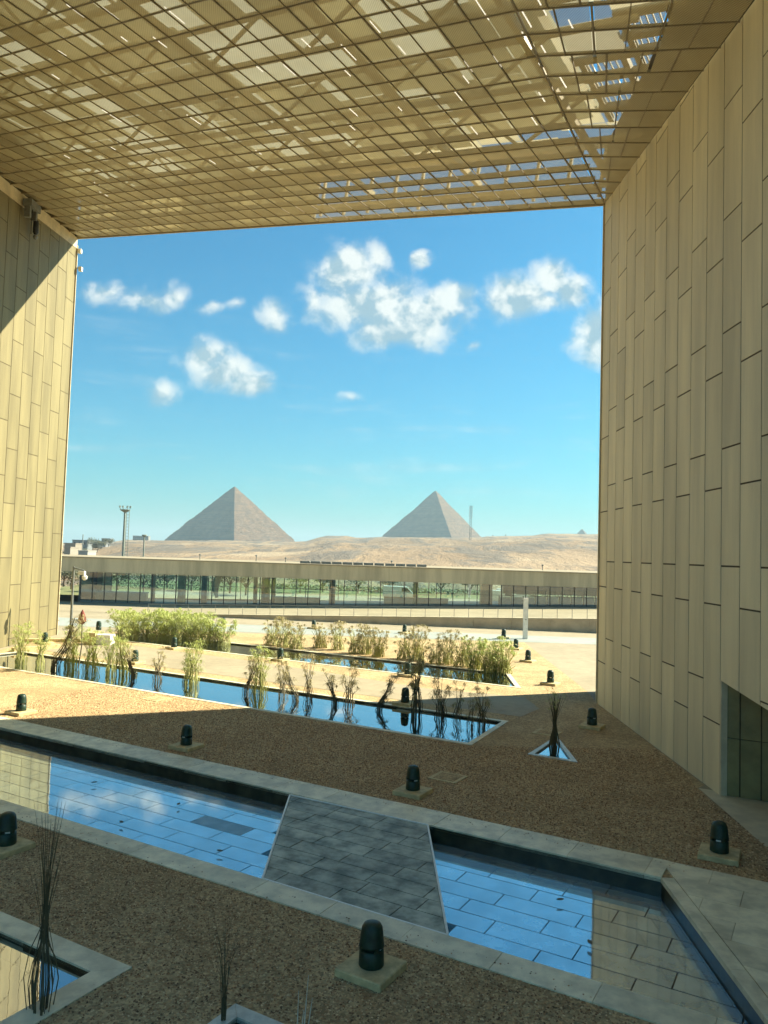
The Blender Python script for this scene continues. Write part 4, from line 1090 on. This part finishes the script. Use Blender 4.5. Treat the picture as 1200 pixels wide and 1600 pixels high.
# roof rail strip
q0, q1 = atY(470, 879, FY + 1), atY(668, 886, FY + 1)
rr = thing('roof_skylight', (q0[0], FY + 1, 6.3), 'long low dark skylight strip on the pavilion roof', 'skylight')
for k in range(12):
    t0, t1 = k / 12, (k + 1) / 12 - .01
    m = MB(); m.prism([(q0[0] + (q1[0] - q0[0]) * t0, FY + .2, 6.28), (q0[0] + (q1[0] - q0[0]) * t1, FY + .2, 6.28), (q0[0] + (q1[0] - q0[0]) * t1, FY + 1.6, 6.28), (q0[0] + (q1[0] - q0[0]) * t0, FY + 1.6, 6.28)], (0, 0, .32)); m.build('skylight_box', GREY, rr)
for px, h in ((312, .8), (400, .9), (446, .7), (612, .7), (848, .8)):
    q = atY(px, 880, FY + 5); m = MB(); m.tube([(q[0], q[1], 6.2), (q[0], q[1], 6.2 + h)], [.06, .06], 6); m.lathe([(.16, 0), (.16, .12), (.03, .2)], 8, (q[0], q[1], 6.1 + h))
    tag(m.build('roof_vent', GREY), f'thin vent pipe on the pavilion roof, ' + {312: 'leftmost', 400: 'second from left', 446: 'left of the skylight strip', 612: 'behind the skylight strip', 848: 'rightmost'}[px], 'vent', 'vent pipes on the pavilion roof')

# ------------------------------------------------------------------ beyond the pavilion: trees, vans
def make_tree(name_seed, h, r):
    rd = random.Random(name_seed); tr = MB(); cr = MB()
    tr.tube([(0, 0, -.2), (.05, 0, h * .25), (0.1, .05, h * .5)], [.16, .12, .08], 7)
    tips = []
    for k in range(6):
        a = k * 1.05 + rd.uniform(-.3, .3); e = (math.cos(a) * r * .6, math.sin(a) * r * .6, h * rd.uniform(.6, .85))
        tr.tube([(0.05, 0, h * .3), (e[0] * .5, e[1] * .5, h * .5), e], [.08, .05, .02], 5); tips.append(Vector(e))
    for k in range(1100):
        c = rd.choice(tips); d = Vector((rd.gauss(0, 1), rd.gauss(0, 1), rd.gauss(0, .7))); d = d.normalized() * rd.uniform(.3, 1) * r * .62
        p = c + d; s = rd.uniform(.10, .22)
        a = Vector((rd.uniform(-1, 1), rd.uniform(-1, 1), rd.uniform(-1, 1))).normalized(); b = a.orthogonal().normalized()
        cr.poly([p - a * s, p + b * s * .5, p + a * s, p - b * s * .5])
    return mesh_data('trunk', tr.v, tr.f, BARK), mesh_data('crown', cr.v, cr.f, LEAF)
TR = [make_tree(i, 4.5 + i * .6, 1.9 + .2 * i) for i in range(3)]
for i, (px, Y, v, s) in enumerate(((100, 140, 0, .8), (112, 132, 1, .75), (165, 128, 0, .8), (185, 133, 1, .7), (225, 130, 2, .7), (262, 142, 0, .8), (300, 137, 1, .8), (360, 134, 1, .9), (385, 130, 0, .9), (470, 140, 2, .7), (505, 146, 0, .8), (560, 144, 1, .8),
                                   (610, 150, 0, .8), (690, 148, 1, .8), (735, 150, 2, .7), (800, 150, 0, .7), (860, 154, 1, .7), (910, 150, 2, .7))):
    q = atY(px, 900, Y); r_ = bpy.data.objects.new('garden_tree', None); link(r_); r_.location = (q[0], Y, .2); r_.rotation_euler[2] = i * 1.7; r_.scale = (s * 1.3, s * 1.3, s)
    obj('trunk', TR[v][0], r_, False); o = obj('crown', TR[v][1], r_, False)
    tag(r_, f'small round green tree on the lawn behind the pavilion, {ordn[i]} from the left', 'tree', 'small trees behind the pavilion')
def hedge(x0, x1, y, h, label):
    rd = random.Random(int(x0)); cr = MB()
    for k in range(int(abs(x1 - x0) * 60)):
        p = Vector((rd.uniform(x0, x1), y + rd.uniform(-.5, .5), rd.uniform(0.1, h) + .15 * math.sin(k)))
        a = Vector((rd.uniform(-1, 1), rd.uniform(-1, 1), rd.uniform(-1, 1))).normalized(); b = a.orthogonal().normalized(); s = .2
        cr.poly([p - a * s, p + b * s * .6, p + a * s, p - b * s * .6])
    o = obj('hedge', mesh_data('hedge', cr.v, cr.f, LEAF)); tag(o, label, 'hedge')
hedge(-66, -30, 141, 3.4, 'long green hedge beyond the lawn left of the pavilion')
hedge(-28, 50, 152, 1.3, 'long green hedge beyond the pavilion, seen through its glass')
def van(px, Y, label, L=5.2):
    q = atY(px, 930, Y); z = .35
    r_ = thing('parked_van', (q[0], Y, z), label, 'van', 'vans parked behind the pavilion')
    prof = [(-L / 2, .35), (L / 2 - .1, .35), (L / 2, .9), (L / 2 - .35, 1.25), (L / 2 - 1.1, 2.05), (-L / 2 + .1, 2.1), (-L / 2, 1.9)]
    m = MB(); m.prism([(x, -.95, zz) for x, zz in prof], (0, 1.9, 0)); obj('body', m.data('body', WHITE), r_, False)
    m = MB(); m.prism([(L / 2 - .5, -.96, 1.25), (L / 2 - 1.1, -.96, 1.85), (L / 2 - 2.0, -.96, 1.85), (L / 2 - 2.0, -.96, 1.25)], (0, -.02, 0)); obj('side_window', m.data('side_window', DARK), r_, False)
    for sx in (-L / 2 + .9, L / 2 - .9):
        for sy in (-.9, .72):
            m = MB(); m.tube([(sx, sy, .36), (sx, sy + .2, .36)], [.36, .36], 14); obj('wheel', m.data('wheel', DARK), r_, False)
van(622, 132, 'white van beyond the glass, left of the middle')
van(800, 134, 'white van beyond the glass, at the right')
van(786, 128, 'shorter white van nearest the glass, at the right', 4.4)

# ------------------------------------------------------------------ masts and towers
def lattice(root, base, h, w, n, t=.12, taper=1.0):
    bx, by, bz = base
    c = [(-1, -1), (1, -1), (1, 1), (-1, 1)]
    for sx, sy in c:
        m = MB(); m.bar((bx + sx * w / 2, by + sy * w / 2, bz), (bx + sx * w / 2 * taper, by + sy * w / 2 * taper, bz + h), t); m.build('leg', GREY, root)
    for k in range(n):
        f0, f1 = k / n, (k + 1) / n; w0, w1 = w * (1 + (taper - 1) * f0), w * (1 + (taper - 1) * f1)
        m = MB()
        for q in range(4):
            a, b = c[q], c[(q + 1) % 4]
            if k % 2: a, b = b, a
            m.bar((bx + a[0] * w0 / 2, by + a[1] * w0 / 2, bz + h * f0), (bx + b[0] * w1 / 2, by + b[1] * w1 / 2, bz + h * f1), t * .6)
        tag(m.build('lattice_bracing', GREY, root), kind='stuff')
TG = material('tower_steel', (.27, .29, .23), .6, .1)
p = atY(192, 868, 250); pt = atY(194.5, 790, 250)
tw = thing('floodlight_tower', (p[0], 250, 2), 'tall floodlight tower with a crown of lamps left of the large pyramid', 'tower')
m = MB(); m.tube([(p[0], 250, 0), (p[0], 250, pt[2] - 1.5)], [.42, .32], 10); m.build('shaft', TG, tw)
for k in range(18):
    z = 2 + k * 1.0; m = MB(); m.bar((p[0] + .6, 249.8, z), (p[0] + 1.5, 249.8, z), .1); m.build('ladder_rung', TG, tw)
for s in (.65, 1.55): m = MB(); m.bar((p[0] + s, 249.8, 1), (p[0] + s, 249.8, pt[2] - 1.5), .14); m.build('ladder_rail', TG, tw)
m = MB(); m.lathe([(.5, -2.2), (1.6, -1.5), (1.7, -1.3), (.4, -1.2)], 12, (p[0], 250, pt[2])); m.build('platform', TG, tw)
for k in range(8):
    a = k * math.pi / 4; m = MB(); m.tube([(p[0] + 1.5 * math.cos(a), 250 + 1.5 * math.sin(a), pt[2] - 1.3), (p[0] + 2.0 * math.cos(a), 250 + 2.0 * math.sin(a), pt[2] - .2)], [.06, .06], 5); lb_ = m.build('lamp_bracket', TG, tw)
    m = MB(); m.box((p[0] + 1.75 * math.cos(a), 250 + 1.75 * math.sin(a), pt[2] - .35), (.5, .3, .5), a); m.build('lamp', TG, lb_)
p = atY(224, 870, 230); pt = atY(225, 836, 230)
tw = thing('small_mast', (p[0], 230, 2), 'thin short mast with a small crown right of the floodlight tower', 'mast')
m = MB(); m.tube([(p[0], 230, 0), (p[0], 230, pt[2])], [.28, .18], 8); m.build('shaft', TG, tw)
m = MB(); m.lathe([(.2, -.6), (.75, -.2), (.75, .1), (.3, .15)], 10, (p[0], 230, pt[2])); m.build('lamp_crown', TG, tw)
p = atY(735, 828, 1000); pt = atY(735, 790, 1000)
tw = thing('radio_mast', (p[0], 1000, 36), 'slim lattice radio mast with antennas right of the second pyramid', 'mast')
lattice(tw, (p[0], 1000, 28), pt[2] - 28, 2.4, 12, .32, .7)
for k in range(5):
    z = pt[2] - 2 - k * 3.4
    for s in (-1, 1): m = MB(); m.box((p[0] + s * 1.7, 999, z), (.8, .8, 2.2)); m.build('antenna', WHITE, tw)
for px, py, top, Y in ((129, 850, 835, 400), (770, 845, 836, 1300), (790, 842, 835, 1350)):
    p, q = atY(px, py, Y), atY(px, top, Y); m = MB(); m.tube([(p[0], Y, p[2] - 15), (p[0], Y, q[2])], [.25 * Y / 400] * 2, 5)
    tag(m.build('thin_pole', GREY), {129: 'thin dark pole on the skyline beside the left wall', 770: 'left of two tiny poles right of the radio mast', 790: 'right of two tiny poles right of the radio mast'}[px], 'pole')

# far town left of the pyramids
CITY = [(100, 118, 866, 850, 420, (.28, .24, .18), 'cream house with flat roof closest to the left wall'), (112, 136, 866, 845, 520, (.20, .22, .22), 'grey block beside the thin dark pole'),
        (136, 152, 866, 850, 560, (.22, .24, .24), 'low wide grey block'), (100, 110, 868, 856, 380, (.30, .26, .20), 'small pale house at the wall edge'), (122, 137, 870, 862, 350, (.38, .36, .31), 'tiny white roofed shed'),
        (150, 165, 862, 846, 700, (.24, .25, .25), 'hazy grey block before the sand slope'), (207, 232, 850, 838, 1300, (.26, .25, .22), 'distant building on the ridge behind the small mast'), (158, 172, 856, 842, 800, (.2, .22, .22), 'hazy block at the foot of the ridge')]
for i, (x0, x1, yb, yt, Y, colr, lb) in enumerate(CITY):
    a, b = atY(x0, yb, Y), atY(x1, yt, Y); h = b[2]; cm = material('town_wall_%s' % 'abcdefgh'[i], colr, .8, .08)
    r_ = thing('town_building', ((a[0] + b[0]) / 2, Y, 0), lb + ' in the far town', 'building', 'buildings of the far town')
    m = MB(); m.box(((a[0] + b[0]) / 2, Y + 5, h / 2), (abs(b[0] - a[0]), 10, h)); m.build('wall', cm, r_)
    m = MB(); m.box(((a[0] + b[0]) / 2, Y + 5, h + .25), (abs(b[0] - a[0]) + .4, 10.4, .5)); m.build('roof', GREY if i in (1, 2) else cm, r_)
    nw = max(2, int(abs(b[0] - a[0]) / 3)); fl = max(1, int(h / 3.4)); m = MB()
    for k in range(nw):
        for q in range(fl):
            m.box((a[0] + (k + .5) * (b[0] - a[0]) / nw, Y - .03, 1.8 + q * 3.3), (1.0, .12, 1.3))
    tag(m.build('windows', DARK, r_), kind='stuff')
for i, (px, py, Y, s) in enumerate(((106, 852, 430, 2.0), (128, 858, 440, 2.2), (145, 852, 520, 3.2), (158, 853, 540, 3.0), (170, 848, 600, 3.4), (152, 860, 480, 2.4))):
    q = atY(px, py, Y); r_ = bpy.data.objects.new('town_tree', None); link(r_); r_.location = (q[0], Y, terrain_z(q[0], Y) - .5); r_.scale = (s * .6, s * .6, s * .5); r_.rotation_euler[2] = i
    obj('trunk', TR[i % 3][0], r_, False); obj('crown', TR[i % 3][1], r_, False)
    tag(r_, f'hazy dark tree in the far town, {ordn[i]} from the left wall', 'tree', 'trees in the far town')

# ------------------------------------------------------------------ pyramids
def pyramid(name, label, pxa, Y, half, h, base, th, cap=0.0, tip=0.0, seed=0):
    c = atY(pxa, 800, Y); root = thing(name, (c[0], Y, base), label, 'pyramid')
    n = 110; vs = []; fs = []; seg = 30
    top_n = int(n * (1 - tip))
    for k in range(top_n + 1):
        f = k / n; r = half * (1 - f)
        for kk in (0, 1):
            z = h * f if kk == 0 else h * min(1, (k + 1) / n)
            for q in range(4 * seg):
                s, t = divmod(q, seg); a0 = th + s * math.pi / 2; a1 = a0 + math.pi / 2; t = t / seg
                x = math.cos(a0) * (1 - t) + math.cos(a1) * t; y = math.sin(a0) * (1 - t) + math.sin(a1) * t
                e = min(t, 1 - t) * 4
                dn = noise.noise(Vector((x * r * .09 + seed, y * r * .09, k * .5))) * 2.8 + noise.noise(Vector((x * r * .02 + seed, y * r * .02, k * .06))) * 3.5
                smooth = 1.0 if f > 1 - cap else 0
                rr = r + (1.4 if smooth else dn * (0.45 + .55 * (1 - f)))
                if r < 2: rr = r
                vs.append((x * rr, y * rr, z))
    m4 = 4 * seg
    for ring in range((top_n + 1) * 2 - 1):
        for q in range(m4):
            r2 = (q + 1) % m4; fs.append([ring * m4 + q, ring * m4 + r2, (ring + 1) * m4 + r2, (ring + 1) * m4 + q])
    e = ((top_n + 1) * 2 - 1) * m4; fs.append([e + q for q in range(m4)])
    o = obj('stone_courses', mesh_data('stone_courses', vs, fs, PYR), root, False)
pyramid('pyramid', 'largest stepped stone pyramid with a shaded left face, left of the middle', 365, 1750, 163, 139, 12, -math.pi / 2 + .235, 0, .012, 1)
pyramid('pyramid', 'second pyramid with a smoother cap near its tip, right of the middle', 679.5, 2150, 156, 139, 48, -math.pi / 2 + .26, .2, .0, 5)
pyramid('pyramid', 'tiny third pyramid peeking over the ridge at the far right', 910, 2900, 76, 66, 56, -math.pi / 2 + .3, 0, 0, 9)

# ------------------------------------------------------------------ pebbles
def pebbles():
    regions = [([W(-34, 22.15), W(-0.8, 22.15), (10.65, 18), (10.9, 27.9), (11.3, 30.5), (11.3, 33.5), W(-13.1, 30.4), W(-36, 30.4)], 210, .026),
               ([W(-24, 10.8), W(-11.6, 10.8), W(-11.5, 5.5), W(-2.0, 5.5), (6.3, 10.7), on_v(14.38, 6.3), W(-24, 14.38)], 300, .022)]
    regions += [([W(-33, 21.55), W(-3, 21.55), W(-3, 22.1), W(-33, 22.1)], 16, .018), ([W(-24, 14.42), W(-3.4, 14.42), W(-3.4, 14.8), W(-24, 14.8)], 16, .018)]
    P = []
    for poly, dens, sz in regions:
        xs = [p[0] for p in poly]; ys = [p[1] for p in poly]
        n = int((max(xs) - min(xs)) * (max(ys) - min(ys)) * dens); cnt = 0
        pts = rng.uniform((min(xs), min(ys)), (max(xs), max(ys)), (n, 2))
        # vectorised point in polygon
        c = np.zeros(n, bool); m_ = len(poly)
        for i in range(m_):
            x1, y1 = poly[i][:2]; x2, y2 = poly[i - 1][:2]
            cond = (y1 > pts[:, 1]) != (y2 > pts[:, 1])
            xi = (x2 - x1) * (pts[:, 1] - y1) / (y2 - y1 + 1e-12) + x1
            c ^= cond & (pts[:, 0] < xi)
        for h in (TRI_OUT, [W(-9.1, 9.0), W(-7.4, 9.0), W(-7.4, 10.95), W(-9.1, 10.95)]):
            k = np.array([inside(p, h) for p in pts]) if len(pts) < 2e5 else np.zeros(n, bool)
            c &= ~k
        # keep to what the camera frame and a step aside would show
        vis = (pts[:, 1] > 8) & (pts[:, 0] / pts[:, 1] > -.62) & (pts[:, 0] / pts[:, 1] < .62)
        pts = pts[c & vis]; P.append(np.c_[pts, np.full(len(pts), sz)])
    P = np.vstack(P); n = len(P)
    base = np.array([(1, 0, 0), (0, 1, 0), (-1, 0, 0), (0, -1, 0), (.1, .1, .75)])
    ang = rng.uniform(0, 6.283, n); s = P[:, 2] * rng.uniform(.6, 1.5, n)
    v = base[None] * np.stack([s, s * rng.uniform(.6, 1, n), s], 1)[:, None, :]
    v += rng.normal(0, .003, v.shape)
    ca, sa = np.cos(ang)[:, None], np.sin(ang)[:, None]
    x = v[..., 0] * ca - v[..., 1] * sa; y = v[..., 0] * sa + v[..., 1] * ca
    v = np.stack([x + P[:, 0:1], y + P[:, 1:2], v[..., 2] + np.where(P[:, 2:3] < .019, .033, .002)], -1).reshape(-1, 3)
    f = np.array([(0, 1, 4), (1, 2, 4), (2, 3, 4), (3, 0, 4)]); f = (f[None] + (np.arange(n) * 5)[:, None, None]).reshape(-1, 3)
    me = bpy.data.meshes.new('pebbles'); me.vertices.add(len(v)); me.vertices.foreach_set('co', v.ravel())
    me.loops.add(f.size); me.loops.foreach_set('vertex_index', f.ravel().astype(np.int32))
    me.polygons.add(len(f)); me.polygons.foreach_set('loop_start', np.arange(0, f.size, 3, dtype=np.int32))
    me.update(calc_edges=True); me.materials.append(PEB)
    tag(obj('loose_pebbles', me), 'loose brown pebbles covering the near gravel', 'gravel', kind='stuff')
    print('pebbles', n)
pebbles()
# access covers half hidden in the gravel
for px, py, lb in ((245, 1092, 'square gravel-coloured access cover in the left sunlit gravel'), (700, 1215, 'square access cover in the shaded gravel behind the pool'), (855, 1145, 'faint square cover left of the triangular planter tip')):
    g = G(px, py); r_ = thing('access_cover', g, lb, 'access cover', 'access covers in the gravel')
    m = MB(); m.box((g[0], g[1], .01), (1.1, 1.1, .03), ANG); m.build('frame', PLINTH, r_)
    m = MB(); m.box((g[0], g[1], .028), (.8, .8, .012), ANG); m.build('lid', GRAVEL, r_)

# ------------------------------------------------------------------ air
hz = bpy.data.materials.new('haze_air'); hz.use_nodes = True; t = NT(hz.node_tree); t.n.clear()
pv_ = t.node('ShaderNodeVolumePrincipled'); pv_.inputs['Color'].default_value = (.56, .76, .86, 1); pv_.inputs['Density'].default_value = 0.00022; pv_.inputs['Anisotropy'].default_value = 0.1
o_ = t.node('ShaderNodeOutputMaterial'); t.l.new(pv_.outputs[0], o_.inputs['Volume'])
m = MB(); m.box((0, 4000 / 2 + 0, 105), (18200, 16000, 214)); tag(m.build('haze', hz), kind='stuff')
